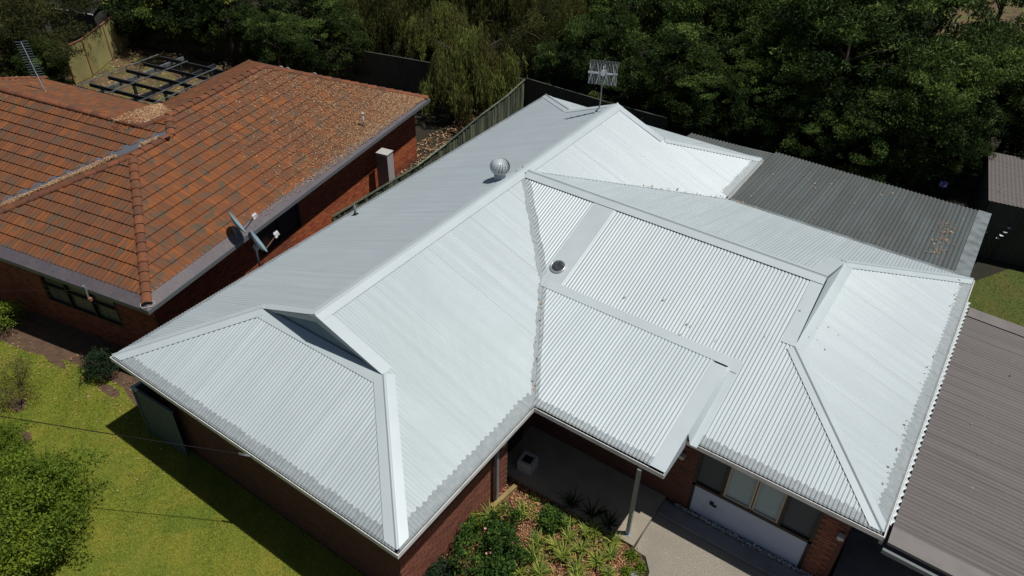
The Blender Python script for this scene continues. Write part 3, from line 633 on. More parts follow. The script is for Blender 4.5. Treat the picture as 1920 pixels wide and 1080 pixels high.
mb = MB(); mb.quad((8.86, 15.255, PZ+.075), (15.72, 15.255, PZ+.075), (15.72, 15.44, PZ+.06), (8.86, 15.44, PZ+.06)); mb.quad((8.86, 15.44, PZ+.06), (15.72, 15.44, PZ+.06), (15.72, 15.44, PZ), (8.86, 15.44, PZ)); part('head_flashing', mb, 'oldflash', pc)
gutter_run(pc, (8.8, 15.28), (15.7, 15.28), (0, 1), 'oldflash', z=PZ+.06)
cp = thing('carport', 'wide brown-grey corrugated carport roof at the lower right edge', 'carport')
CZ = E_-.17
sheets(cp, (15.9, 0, CZ), Y_, (1, 0, -.03), 5.92, 13.75, lambda s: .03, lambda s: 9, mt='brownzinc', pitch=.105, amp=.015, sheetw=.84)
mb = MB(); Y0 = 5.52
mb.quad((15.93, 5.56, CZ+.04), (25, 5.56, CZ+.04-.27), (25, 5.98, CZ+.04-.27), (15.93, 5.98, CZ+.04)); mb.quad((15.93, 5.56, CZ+.04), (15.93, 5.56, CZ-.03), (25, 5.56, CZ-.30), (25, 5.56, CZ+.04-.27))
part('front_flashing', mb, 'brownflash', cp)
mb = MB(); mb.bar((15.9, 5.47, CZ-.13), (25, 5.47, CZ-.40), .06, .10); part('front_beam', mb, 'galvd', cp)
mb = MB(); mb.quad((15.95, 13.70, CZ+.045), (25, 13.70, CZ-.225), (25, 14.12, CZ-.225), (15.95, 14.12, CZ+.045)); mb.box(15.95, 25, 14.10, 14.14, CZ-.4, CZ-.2); part('rear_flashing', mb, 'brownflash', cp)
sheets(cp, (15.86, 0, CZ+.03), Y_, (1, 0, 0), 5.95, 14.3, lambda s: -.0, lambda s: .05+.022*math.cos(2*math.pi*s/.19), mt='cap', name='foam_closure', amp=.01, lift=.03, pitch=.19, sheetw=20, sub=16)
mb = MB(); mb.box(15.80, 15.87, 5.6, 14.2, CZ-.15, CZ+.05); part('wall_flashing', mb, 'gutter_in', cp)
for x in (21., 24.8): mb = MB(); mb.box(x-.05, x+.05, 5.45, 5.55, 0, CZ-.4); part('post', mb, 'galvd', cp)
sh = thing('garden_shed', 'dark metal garden shed with brownish flat roof at the right edge', 'shed', loc=(15.55, 21.0, 0), rot=math.radians(9))
sheets(sh, (-.08, -.1, 2.1), X_, (0, 1, .03), 0, 4, lambda s: 0, lambda s: 3.6, mt='brownzinc', pitch=.12, amp=.008)
for x in (0, .8, 1.6, 2.4): mb = MB(); mb.box(x+.005, x+.795, 0, .03, 0, 2.08); [mb.box(x+.1+i*.15, x+.13+i*.15, -.01, 0, 0.02, 2.06) for i in range(5)]; part('wall_panel', mb, 'rearfence', sh)
mb = MB(); mb.box(0, .03, .03, 3.5, 0, 2.06); mb.box(0.03, 3.2, 3.4, 3.5, 0, 2.1); mb.box(3.17, 3.2, .03, 3.4, 0, 2.06); part('side_wall', mb, 'rearfence', sh)

# ------------------------------------------------------------------ neighbour house
TH = .183; nb = thing('tiled_roof_house', 'orange brick house with a terracotta tiled hip roof on the left', 'house', loc=(-.75, 1.506, 0), rot=TH)
NZ = 2.48; tn = .432; wM = 8.675; yM = 1.474
TR = Matrix.Translation((-.75, 1.506, 0)) @ Matrix.Rotation(TH, 4, 'Z'); CAM = TR.inverted() @ A((14.73, -5.31, 14.57))
tw_, tg = .30, .31
def tile_cols(O, S, T, N, s, t, slo, tlo, thi):
    """one tile: columns clipped to the plane outline; returns verts, quads"""
    V = []; F = []; n = 8
    for i in range(n):
        a = s+tw_*i/n+(.003 if i == 0 else 0); b = s+tw_*(i+1)/n-(.003 if i == n-1 else 0); m_ = (a+b)/2
        lo_ = max(t, tlo(m_)); hi_ = min(t+tg+.03, thi(m_))
        if hi_-lo_ < .01: continue
        def hh(q, tt): return .017*(1+math.cos(2*math.pi*(q-s)/(tw_/2)))/2+.010+.034*(1-(tt-t)/tg)
        k = len(V)
        V += [O+S*a+T*lo_+N*hh(a, lo_), O+S*b+T*lo_+N*hh(b, lo_), O+S*b+T*hi_+N*hh(b, hi_), O+S*a+T*hi_+N*hh(a, hi_), O+S*a+T*lo_+N*(hh(a, lo_)-.012), O+S*b+T*lo_+N*(hh(b, lo_)-.012)]
        F += [(k, k+1, k+2, k+3), (k+4, k+5, k+1, k)]
    full = len(V) == 6*n and all(tlo(s+tw_*(i+.5)/n) <= t and thi(s+tw_*(i+.5)/n) >= t+tg+.03 for i in range(n))
    return V, F, full
tiles = []
under = MB()
def tile_plane(O, S, T, s0, s1, tlo, thi, tmax, prio=0):
    O = A(O); S = A(S); T = A(T); N = pnorm(S, T); row = 0; t = .30
    ns = 60
    for i in range(ns):
        a = s0+(s1-s0)*i/ns; b = s0+(s1-s0)*(i+1)/ns; la, lb, ha, hb = tlo(a), tlo(b), thi(a), thi(b)
        if ha > la or hb > lb: under.quad(O+S*a+T*la-N*.012, O+S*b+T*lb-N*.012, O+S*b+T*max(hb, lb)-N*.012, O+S*a+T*max(ha, la)-N*.012)
    while t < tmax:
        s = s0
        while s < s1:
            V, F, full = tile_cols(O, S, T, N, s, t, None, tlo, thi)
            if F: tiles.append((prio+(V[0]-CAM).length, full, V, F, (O, S, T, N, s, t)))
            s += tw_
        t += tg; row += 1
YE = 14.201; yMe = 10.26
def p1hi(y):
    if y < 3.75: return y
    if y < 5.224: return 3.75
    if y < 5.81: return y-yM
    if y < yMe: return 4.3375
    return 4.3375*(YE-y)/(YE-yMe)
z0_ = lambda s: 0.
tile_plane((0, 0, NZ), Y_, (-1, 0, tn), 0, YE, z0_, p1hi, 4.3, 3)
tile_plane((-7.5, 0, NZ), X_, (0, 1, tn), 0, 7.5, z0_, lambda x: min(x, 7.5-x), 3.7, 0)
def p3r(y): return (max(0, y-yM)+.12, min(y, 3.75))
tile_plane((-7.5, 0, NZ), Y_, (1, 0, tn), 0, 5.224, lambda y: max(0, y-yM+.10), lambda y: min(y, 3.75), 3.7, 6)
def p4lo(x): return 0 if x < -7.5 else max(0, (x+8.974)-yM+.34)
def p4hi(x):
    if x < -12.68: return max(0, 3.79*(x+16.5)/(16.5-12.68))
    if x < -4.88: return 3.79
    if x < -4.34: return x+8.675
    return max(0, -x)
tile_plane((0, yM, NZ), X_, (0, 1, tn), -16.5, -3.75, p4lo, p4hi, 4.3, 1)
def p5(x): return 3.79*min(1, (x+14.46)/(14.46-12.68)) if x < -8.675 else 3.79
tile_plane((0, 9.054, NZ), X_, (0, -1, tn), -14.46, -4.88, lambda x: 0 if x < -8.675 else x+8.675+.08, lambda x: max(0, p5(x)), 3.7, 60)
def p6lo(y): return max(0, 9.054-y+.08)
def p6hi(y): return (y-yM if y < 5.81 else 4.3375) if y < yMe else 4.3375*(YE-y)/(YE-yMe)
tile_plane((-wM, 0, NZ), Y_, (1, 0, tn), 5.3, YE, p6lo, p6hi, 4.3, 60)
part('roof_deck', under, 'dark', nb)
mb = MB(); mb.tri((-wM, YE, NZ), (0, YE, NZ), (-4.34, yMe, NZ+tn*4.3375)); part('rear_hip', mb, 'tilest', nb)
tiles.sort(key=lambda q: q[0])
proto = None; cnt = 0; SV = []; SF = []; ST = []
Vp, Fp, _ = tile_cols(A((0, 0, 0)), X_, Y_, A((0, 0, 1)), 0, 0, None, lambda s: -9, lambda s: 9)
# the prototype slopes along unit run; pitch comes from each tile's own matrix
def tile_matrix(O, S, T, N, s, t):
    X = Matrix.Identity(4)
    for i in range(3): X[i][0] = S[i]; X[i][1] = T[i]; X[i][2] = N[i]; X[i][3] = (O+S*s+T*t)[i]
    return X
me = bpy.data.meshes.new('roof_tile'); me.from_pydata([tuple(v) for v in Vp], [], Fp); me.materials.append(M['tile']); me.update(); streak_attr(me)
for q in tiles:
    if q[1] and cnt < 300:
        X = tile_matrix(*q[4]); o = link('roof_tile', me, nb); loc, rot, sc = X.decompose(); o.location = loc; o.rotation_euler = rot.to_euler(); o.scale = (1, A(q[4][2]).length, 1)
        o.location += q[4][3]*random.uniform(-.003, .004); cnt += 1
        # left-handed planes keep their own winding; a mirrored frame is turned round the tile's middle
        if X.to_3x3().determinant() < 0:
            S, T, N = q[4][1], q[4][2], q[4][3]; X2 = Matrix.Identity(4)
            for i in range(3): X2[i][0] = -S[i]; X2[i][1] = T.normalized()[i]; X2[i][2] = N[i]; X2[i][3] = (q[4][0]+S*(q[4][4]+tw_)+T*q[4][5])[i]
            l2, r2, _s = X2.decompose(); o.location = l2; o.rotation_euler = r2.to_euler()
    else:
        k = len(SV); dn = q[4][3]*random.uniform(-.003, .004); SV += [tuple(v+dn) for v in q[2]]; SF += [tuple(i+k for i in f) for f in q[3]]; tv = random.random(); ST += [tv]*len(q[3])
o = link('tile_field', npmesh('tile_field', np.array(SV), np.array(SF), 'tilest', ST), nb, kind='stuff'); streak_attr(o.data)
# ridge / hip tiles
def ridge_tiles(a, b, lift=.03):
    a = A(a); b = A(b); L = (b-a).length; n = max(1, round(L/.34)); d = (b-a).normalized(); x = d.cross(A((0, 0, 1))).normalized(); z = x.cross(d)
    for i in range(n):
        p0 = a+d*(L*i/n-.03); p1 = a+d*(L*(i+1)/n); mb = MB(); k = 7; r0, r1 = .135, .115
        for (pa, pb, ra, rb, dz) in ((p0, p1, r0, r1, .035),):
            for j in range(k):
                t0 = math.pi*j/k; t1_ = math.pi*(j+1)/k
                f = lambda p, r, t: p+x*math.cos(t)*r+z*(math.sin(t)*r*.62+lift-.03)
                mb.quad(f(pa+z*.018, ra, t0), f(pa+z*.018, ra, t1_), f(pb, rb, t1_), f(pb, rb, t0))
                mb.quad(f(pa+z*.018, ra, t0), f(pa+z*.0, ra*.84, t0), f(pa+z*.0, ra*.84, t1_), f(pa+z*.018, ra, t1_))
        part('ridge_tile', mb, 'ridge', nb, True)
apF = (-3.75, 3.75, NZ+tn*3.75); fe = (-3.75, 5.224, NZ+tn*3.75); apM = (-4.3375, 5.81, NZ+tn*4.3375); mE = (-4.3375, yMe, NZ+tn*4.3375); lJ = (-4.88, 5.264, NZ+tn*3.79); lE = (-12.68, 5.264, NZ+tn*3.79)
ridge_tiles((-.16, .16, NZ+.09), apF); ridge_tiles((-7.4, .1, NZ+.06), apF); ridge_tiles(apF, fe); ridge_tiles(fe, apM); ridge_tiles(lJ, apM); ridge_tiles(apM, mE); ridge_tiles(lE, lJ); ridge_tiles((-.1, YE-.1, NZ+.05), mE); ridge_tiles((-14.4, 9.0, NZ+.05), lE); ridge_tiles((-16.4, 1.6, NZ+.05), lE)
mb = MB(); mb.tube([(-.27, .03, NZ+.06), (-.30, .16, NZ+.14), (-.24, .20, NZ+.16)], .008, 5); mb.tube([(-.03, .27, NZ+.06), (-.16, .30, NZ+.14), (-.2, .24, NZ+.16)], .008, 5); mb.tube([(-.27, .03, NZ+.06), (-.16, -.0, NZ+.05), (-.0, .16, NZ+.05), (-.03, .27, NZ+.06)], .008, 5); part('sealant_bead', mb, 'bead', nb)
# valleys
def vstrip(a, b, wl, wr, lift=.03):
    a = A(a); b = A(b); d = (b-a).normalized(); sd = d.cross(A((0, 0, 1))).normalized(); mb = MB(); Z = A((0, 0, 1))
    mb.quad(a+sd*wl+Z*(lift+wl*.33), b+sd*wl+Z*(lift+wl*.33), b+Z*lift, a+Z*lift); mb.quad(a+Z*lift, b+Z*lift, b-sd*wr+Z*(lift+wr*.33), a-sd*wr+Z*(lift+wr*.33)); part('valley', mb, 'valley', nb)
vstrip((-7.5, 1.474, NZ), fe, .34, .34); vstrip((-wM, 9.054, NZ), lJ, .15, .15)
# gutters & mesh
def nguard(a, b, inw, wd=.33, t=tn, ma=1, mb_=1):
    a = A((*a, NZ)); b = A((*b, NZ)); d = (b-a).normalized(); inw = A((*inw, 0)); up = A((0, 0, t)); m1 = MB(); Z = A((0, 0, 1))
    ms = [(0, .0), (.012, .010), (.02, .012), (wd, wd*t+.05)]; Q = [[p+inw*o+Z*h+d*(s*o*k) for o, h in ms] for p, s, k in ((a, 1, ma), (b, -1, mb_))]
    for i in range(3): m1.quad(Q[0][i], Q[1][i], Q[1][i+1], Q[0][i+1])
    part('gutter_guard', m1, 'nguard', nb)
nguard((-7.5, 0), (0, 0), (0, 1)); nguard((0, 0), (0, YE), (-1, 0)); nguard((-16.5, yM), (-7.5, yM), (0, 1), mb_=-1, ma=0); nguard((-7.5, yM), (-7.5, 0), (1, 0), ma=-1)
nguard((-wM, 9.054), (-14.46, 9.054), (0, -1), .12, ma=0, mb_=0); nguard((-wM, YE), (-wM, 9.054), (1, 0), .12, mb_=0, ma=0)
for a, b, inw, ma, mb_ in (((-7.5, 0), (0, 0), (0, 1), 1, 1), ((0, 0), (0, YE), (-1, 0), 1, 1), ((0, YE), (-wM, YE), (0, -1), 1, 1), ((-wM, YE), (-wM, 9.054), (1, 0), 1, -1), ((-wM, 9.054), (-14.46, 9.054), (0, -1), -1, 1), ((-7.5, yM), (-7.5, 0), (1, 0), -1, 1), ((-16.5, yM), (-7.5, yM), (0, 1), 1, -1)):
    gutter_run(nb, a, b, inw, 'galvd', z=NZ-.006, ma=ma, mb_=mb_)
mb = MB()
for x0, x1, y0, y1 in ((-7.4, -.1, .1, YE-.1), (-16, -7.4, yM+.1, 8.95), (-8.57, -7.4, 8.95, YE-.1)): mb.quad((x0, y0, NZ-.14), (x1, y0, NZ-.14), (x1, y1, NZ-.14), (x0, y1, NZ-.14))
part('soffit', mb, 'soffit', nb)
mb = MB()
for p in (((-7.4, .1), (-.1, .1)), ((-.1, .1), (-.1, YE-.1)), ((-.1, YE-.1), (-8.57, YE-.1)), ((-8.57, YE-.1), (-8.57, 8.95)), ((-8.57, 8.95), (-14.3, 8.95)), ((-7.4, .1), (-7.4, yM+.1)), ((-7.4, yM+.1), (-16, yM+.1))):
    mb.quad((*p[0], NZ-.16), (*p[1], NZ-.16), (*p[1], NZ-.01), (*p[0], NZ-.01))
part('fascia', mb, 'darkframe', nb)
nz = NZ-.15
brick_wall(nb, 'front_wall', (-7.0, .5), (-.5, .5), 0, nz, mt='nbrick', mst='nbrickst', holes=[(2.2, 5.05, .85, 2.2)])
brick_wall(nb, 'side_wall', (-.5, .5), (-.5, 13.8), 0, nz, mt='nbrick', mst='nbrickst', holes=[(4.0, 6.0, 1.05, 2.2)], single=lambda s, z: z > .3 and z < 1.05 and s > 5.4)
mb = MB(); mb.box(-16, -7.0, 2.0, 2.2, 0, nz); mb.box(-7.2, -7.0, .5, 2.2, 0, nz); mb.box(-8.2, -.5, 13.6, 13.8, 0, nz); mb.box(-8.2, -8.0, 8.5, 13.6, 0, nz); mb.box(-14, -8, 8.4, 8.5, 0, nz); part('rear_wall', mb, 'nbrickst', nb)
def nwindow(X, L, z0, z1, nm, rows=1):
    mb = MB(); fr = .05
    mb.box(0, L, -.1, .02, z0, z0+fr, X=X); mb.box(0, L, -.1, .02, z1-fr, z1, X=X)
    xs = [L*i/nm for i in range(nm+1)]
    for x in xs: mb.box(min(max(x-fr/2, 0), L-fr), min(max(x-fr/2, 0), L-fr)+fr, -.1, .02, z0+fr, z1-fr, X=X)
    if rows == 2: mb.box(0.05, L-.05, -.08, .01, z0+.55, z0+.6, X=X)
    wn = part('window', mb, 'darkframe', nb)
    for i in range(nm):
        mb = MB(); mb.quad(*[X @ A(p) for p in ((xs[i]+.03, -.06, z0+.05), (xs[i+1]-.03, -.06, z0+.05), (xs[i+1]-.03, -.06, z1-.05), (xs[i]+.03, -.06, z1-.05))]); part('pane', mb, 'nglass' if rows == 2 else 'glass', wn)
def frame(a, d):
    d = A((*d, 0)).normalized(); n = A((d.y, -d.x, 0)); X = Matrix.Identity(4)
    for i in range(3): X[i][0] = d[i]; X[i][1] = n[i]; X[i][3] = (*a, 0)[i]
    return X
nwindow(frame((-4.8, .5), (1, 0)), 2.85, .85, 2.2, 3, 2)
nwindow(frame((-.5, 4.5), (0, 1)), 2.0, 1.05, 2.2, 2)
mb = MB(); mb.box(-.48, -.36, 1.2, 1.32, 2.02, 2.12); part('wall_lamp', mb, 'rust', nb)
mb = MB(); mb.box(-7.0, -6.4, -.6, -.55, 0, 1.6); part('white_panel', mb, 'white', nb)
q_ = A((-3.15, 11.55, NZ)); q_ = TR.inverted() @ q_
mb = MB(); b_ = A((-.57, 10.55, NZ+tn*.57)); mb.tube([b_, b_+A((0, 0, .52))], .035, 10); mb.tube([b_+A((0, 0, .5)), b_+A((0, 0, .56))], .05, 10); part('vent_pipe', mb, 'tank', nb, True)
mb = MB(); mb.bar((-2.05, -.01, NZ-.0), (-2.05, -.06, NZ+.16), .05, .05); mb.bar((-2.0, -.08, NZ-.18), (-2.03, -.04, NZ+.1), .03, .03); part('wire_bracket', mb, 'galv', nb)
mb = MB(); mb.box(-1.98, -1.90, -.13, -.05, NZ-.26, NZ-.18); part('insulator', mb, 'rust', nb)

# antenna on the tiled roof
a2 = thing('yagi_antenna', 'tall ladder-like television antenna leaning over the tiled roof ridge', 'antenna', loc=(-13.0, 6.15, 3.35), rot=TH)
mb = MB(); mb.tube([(.0, 0, -.1), (0, 0, .2), (-.14, -.02, .75)], .02, 6); part('mast', mb, 'galvd', a2)
mb = MB(); mb.tube([(-.2, 0, .8), (1.05, -.55, -.35)], .008, 5); part('stay', mb, 'alu', a2)
a_ = A((-.12, -.02, .62)); b_ = A((-.50, .1, 1.75)); mb = MB(); mb.bar(a_, b_, .025, .025); part('boom', mb, 'alu', a2); d = (b_-a_).normalized(); x = A((.93, .30, .15))
for i in range(15): p = a_.lerp(b_, i/14); mb = MB(); mb.bar(p-x*.25, p+x*.25, .015, .015); part('element', mb, 'dishf', a2)

# leaf litter on both roofs
def surf(fn, pts): return np.array([[x, y, fn(x, y)] for x, y in pts])
nR_l = np.array([tn, 0, 1.])/math.hypot(tn, 1)
def tw(Pl):  # neighbour local -> world
    c, s = math.cos(TH), math.sin(TH); return np.stack([-.75+c*Pl[:, 0]-s*Pl[:, 1], 1.506+s*Pl[:, 0]+c*Pl[:, 1], Pl[:, 2]], 1)
n = 62000; yy = 13.9-10.*rng.uniform(0, 1, n)**1.7; xx = -rng.uniform(0.05, 1, n)**1.2*4.2
den = np.clip((yy-5.3)/5, 0, 1)*.9+.10*np.exp(xx*2.2); den *= np.clip(.35+.65*np.exp((xx+.2)*.22*(15-yy)), 0, 1); hi = np.array([p1hi(y) for y in yy])
k = (rng.uniform(0, 1, n) < den) & (-xx < hi); xx = xx[k]; yy = yy[k]; Pl = np.stack([xx, yy, NZ+tn*(-xx)+.045], 1)
nw = np.array([math.cos(TH)*nR_l[0], math.sin(TH)*nR_l[0], nR_l[2]])
link('leaf_litter', scatter_mesh('roof_litter', tw(Pl), nw, .062, 'litter', .30), None, kind='stuff', label='brown leaf litter lying over the far end of the tiled roof', category='leaf litter')
n = 5200; tt = rng.uniform(0, .93, n)**.9; tt = tt[(tt < .70) | (tt > .84)]; n = len(tt); sp = rng.normal(0, .05, n)*(1+.6*np.sin(tt*19)*np.sin(tt*7)); vx = -7.5+3.7*tt; vy = 1.5+3.7*tt
Pl = np.stack([vx+.07+sp*.7-.0, vy-.07-sp*.7, NZ+tn*3.75*tt+.075+np.abs(sp)*.2+rng.uniform(0, .03, n)], 1)
m2 = 2600; t2_ = rng.uniform(0, 1, m2)**1.0; wid = .15+.75*(1-t2_); off = rng.uniform(-1, 1, m2)*wid; vx2 = -4.9-3.6*t2_; vy2 = 5.3+3.6*t2_; o1 = off*.7
z2 = NZ+tn*np.maximum(9.054-(vy2+o1), (vx2+o1)+8.675)+.07; Pl2 = np.stack([vx2+o1, vy2+o1, z2], 1)
link('valley_litter', scatter_mesh('valley_litter', tw(np.concatenate([Pl, Pl2])), (0, 0, 1), .075, 'valleylitter', .3, .5), None, kind='stuff', label='pale dry leaves packed into the tiled roof valleys', category='leaf litter')
Q = []
def sc(nn, fx): 
    for _ in range(nn): Q.append(fx())
sc(110, lambda: (lambda x, t: (x, 15.30+t, PZ+.05+sl_*t))(random.gauss(14.7, .13)+0, random.uniform(.6, 3.2)))
sc(46, lambda: (lambda x, t: (x, 15.30+t, PZ+.04+sl_*t))(random.uniform(9.2, 15.2), random.uniform(.2, 4.4)))
sc(26, lambda: (random.gauss(9.3, .25), 15.2+random.uniform(-.1, .1), E_+.02)); sc(30, lambda: (lambda t: (W-t, 15.25-1.1125*t+random.uniform(-.06, .06), E_+t1*t+.05))(random.uniform(0, 2.2)))
sc(14, lambda: (random.uniform(11, 15), 15.2, E_)); sc(22, lambda: (lambda y: (X5-.32, y, E_+.15))(random.uniform(6, 14.8)))
sc(16, lambda: (lambda y: (W-.586*(y-4.41)-.06, y, E_+t1*.586*(y-4.41)+.05))(random.uniform(4.6, 7.3))); sc(30, lambda: (lambda x, y: (x, y, CZ+.03-.03*(x-15.9)))(random.uniform(16.2, 19.5), random.uniform(6, 12)))
sc(14, lambda: (lambda x, y: (x, y, E_+t2*(y-5.503)+.04))(random.uniform(9, 14), random.uniform(7.6, 9.5)))
sc(25, lambda: (random.uniform(15.6, 15.8), random.uniform(21.5, 24), 2.14))
link('loose_leaves', scatter_mesh('loose_leaves', np.array(Q), (0, 0, 1), .085, 'litter', .38, .5), None, kind='stuff', label='loose fallen leaves scattered along the gutters and patio roof', category='leaf litter')

# ------------------------------------------------------------------ yard things
hw = thing('hot_water_unit', 'tall cream and grey hot water unit against the orange brick wall', 'water heater', loc=(-2.62, 12.05, 0), rot=TH)
mb = MB(); mb.box(-.22, .22, -.19, .19, .08, 1.86); part('cabinet', mb, 'tank', hw); mb = MB(); mb.box(-.225, .20, -.20, -.19, .1, 1.80); part('front_panel', mb, 'tankd', hw)
mb = MB(); mb.box(-.24, .24, -.21, .21, 1.86, 1.89); part('lid', mb, 'tank', hw); mb = MB(); mb.tube([(-.26, -.16, .1), (-.26, -.16, 1.35), (-.23, -.1, 1.5), (-.21, -.05, 1.5)], .02, 8); part('pipe', mb, 'galvd', hw)
# side fence of palings
sf = thing('paling_fence', 'mossy green timber paling fence between the two houses', 'fence')
fp = [(-1.10, 8.0), (-1.12, 12.0), (-1.35, 13.9), (-1.80, 16.7), (-2.05, 18.8), (-2.42, 20.6)]
tot = [0]
for a, b in zip(fp, fp[1:]): tot.append(tot[-1]+math.dist(a, b))
def fpos(s):
    for i in range(len(fp)-1):
        if s <= tot[i+1]+1e-6: f = (s-tot[i])/(tot[i+1]-tot[i]); return (fp[i][0]+(fp[i+1][0]-fp[i][0])*f, fp[i][1]+(fp[i+1][1]-fp[i][1])*f, math.atan2(fp[i+1][1]-fp[i][1], fp[i+1][0]-fp[i][0]))
s = .05; pm = [MB().box(-.057, .057, -.009, .009, 0, h).mesh('paling', 'paling') for h in (1.74, 1.77, 1.72)]
while s < tot[-1]-.02:
    x, y, a = fpos(s); o = link('paling', random.choice(pm), sf); o.location = (x, y, 0); o.rotation_euler = (random.uniform(-.012, .012), random.uniform(-.01, .01), a); s += .122
for z in (.4, 1.66):
    for i in range(len(fp)-1): mb = MB(); mb.bar((fp[i][0]-.04, fp[i][1], z), (fp[i+1][0]-.04, fp[i+1][1], z), .05, .07); part('rail', mb, 'paling', sf)
for i in range(len(fp)-1): mb = MB(); mb.bar((fp[i][0], fp[i][1], 1.80), (fp[i+1][0], fp[i+1][1], 1.80), .08, .025); part('top_rail', mb, 'paling', sf)
def panel_fence(name, label, pts, mt, capm, h=1.8, w_=2.35, z0=0):
    f = thing(name, label, 'fence')
    for a, b in zip(pts, pts[1:]):
        L = math.dist(a, b); n = max(1, round(L/w_)); dx, dy = (b[0]-a[0])/L, (b[1]-a[1])/L
        for i in range(n):
            p = A((a[0]+dx*L*i/n, a[1]+dy*L*i/n, z0)); X = Matrix.Translation(p) @ Matrix.Rotation(math.atan2(dy, dx), 4, 'Z'); l = L/n; mb = MB(); k = int(l/.1)
            for j in range(k):
                x0 = .03+(l-.06)*j/k; x1 = .03+(l-.06)*(j+.5)/k; x2 = .03+(l-.06)*(j+.7)/k; x3 = .03+(l-.06)*(j+1)/k
                for u, v, c, e in ((x0, x1, 0, 0), (x1, x2, 0, .02), (x2, x3, .02, 0)): mb.quad(*[X @ A(q) for q in ((u, c, .03), (v, e, .03), (v, e, h-.03), (u, c, h-.03))])
            part('fence_panel', mb, mt, f); mb = MB(); mb.box(-.03, .03, -.03, .04, 0, h, X=X); part('fence_post', mb, capm, f); mb = MB(); mb.box(.03, l-.03, -.02, .04, h-.04, h+.0, X=X); part('top_rail', mb, capm, f)
    return f
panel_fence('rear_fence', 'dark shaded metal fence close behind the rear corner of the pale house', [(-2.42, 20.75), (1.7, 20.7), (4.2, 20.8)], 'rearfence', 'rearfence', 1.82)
panel_fence('boundary_fence', 'shaded cream metal fence across the back of the pergola yard', [(-23.9, 15.55), (-18.4, 17.2), (-14.5, 17.9), (-8.4, 19.4), (-2.5, 20.72)], 'rearfence', 'rearfence', 1.75)  # cream panels coloured dark, so the shade on them is in the colour
panel_fence('yard_fence', 'sunlit cream metal fence panels left of the pergola yard', [(-21.2, 10.9), (-21.55, 12.0), (-23.85, 15.5)], 'creamfence', 'rust', 1.8, 2.0)
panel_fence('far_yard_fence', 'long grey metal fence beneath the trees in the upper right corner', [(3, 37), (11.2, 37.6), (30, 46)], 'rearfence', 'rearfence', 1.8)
sfn = panel_fence('side_screen', 'short grey metal screen at the left front corner of the pale house', [(.32, 1.3), (.3, .1), (1.75, .16)], 'gatefence', 'gatefence', 1.6, 1.3)
mb = MB(); mb.box(.26, .50, .06, .13, 1.6, 1.63); mb.box(.27, .34, .13, 1.0, 1.6, 1.63); part('sunlit_strip', mb, 'gatelit', sfn)  # pale strips paint the sun catching the top corner of the screen
# pergola
pg = thing('pergola', 'open pergola of dark and weathered beams in the yard behind the tiled house', 'pergola')
z = 2.35; o0 = A((-14.3, 7.6, z)); ex = A((.985, .17, 0)); ey = A((-.10, .995, 0))
def pp(a, b, dz=0): return o0+ex*a+ey*b+A((0, 0, dz))
for i in range(6): mb = MB(); mb.bar(pp(-.6, .3+i*.85, .0), pp(3.2+.1*i, .3+i*.85, .0), .06, .14); part('rafter', mb, 'pergola', pg)
for a, mt in ((0, 'pergolag'), (1.75, 'pergola')): mb = MB(); mb.bar(pp(a, -.3, -.14), pp(a-.02, 5.2, -.14), .09, .14); part('beam', mb, mt, pg)
for a in (-.7, .9, 2.5, 3.1): mb = MB(); mb.bar(pp(a, .1, .1), pp(a, 4.6, .1), .035, .035); part('batten', mb, 'pergolag', pg)
for a in (0.05, 1.75):
    for b in (.2, 2.5, 4.9): mb = MB(); mb.box(-.05, .05, -.05, .05, -2.35, -.2, X=Matrix.Translation(pp(a, b))); part('post', mb, 'pergola', pg)
# swing frame
sw = thing('swing_frame', 'blue metal swing frame showing over the far tiled ridge', 'swing', loc=(-9.95, 14.9, 0), rot=.2)
mb = MB(); mb.tube([(-1.2, 0, 2.1), (1.2, 0, 2.1)], .035, 8); part('crossbar', mb, 'blue', sw)
for s in (-1.2, 1.2):
    for d in (-.6, .6): mb = MB(); mb.tube([(s, 0, 2.1), (s+.1*s, d, 0)], .03, 6); part('leg', mb, 'blue', sw)
for x in (-.95, -.6, .75): mb = MB(); mb.tube([(x-.1, 0, 2.1), (x-.07, -.03, 2.2), (x, -.05, 2.22), (x+.07, -.03, 2.2), (x+.1, 0, 2.1)], .014, 6); part('hook', mb, 'white', sw)
# porch planter
pl = thing('square_planter', 'pale square concrete planter in the shaded porch corner', 'planter', loc=(8.57, 4.62, .11), rot=.1)
mb = MB(); o_, i_ = .185, .125
for (x0, x1, y0, y1) in ((-o_, o_, -o_, -i_), (-o_, o_, i_, o_), (-o_, -i_, -i_, i_), (i_, o_, -i_, i_)): mb.box(x0, x1, y0, y1, 0, .33)
mb.box(-i_, i_, -i_, i_, 0, .1); part('pot', mb, 'tank', pl); mb = MB(); mb.box(-i_, i_, -i_, i_, .1, .28); part('soil', mb, 'dark', pl)
sp_ = part('timber_sleeper', MB().box(-.05, .05, -.42, .42, 0, .14), 'timber'); sp_.location = (8.60, 3.62, .02); sp_.rotation_euler = (0, 0, -.12); tag(sp_, 'short yellowish timber sleeper beside the sunlit brick wall', 'timber')
mb = MB(); mb.tube([(-.03, 0, 0), (0, .01, .03), (.03, 0, .06)], [.04, .05, .02], 8); 
rk = part('white_stone', mb, 'white', smooth=True); rk.location = (8.56, 3.28, .05); tag(rk, 'small white stone at the foot of the grey wall post', 'stone')
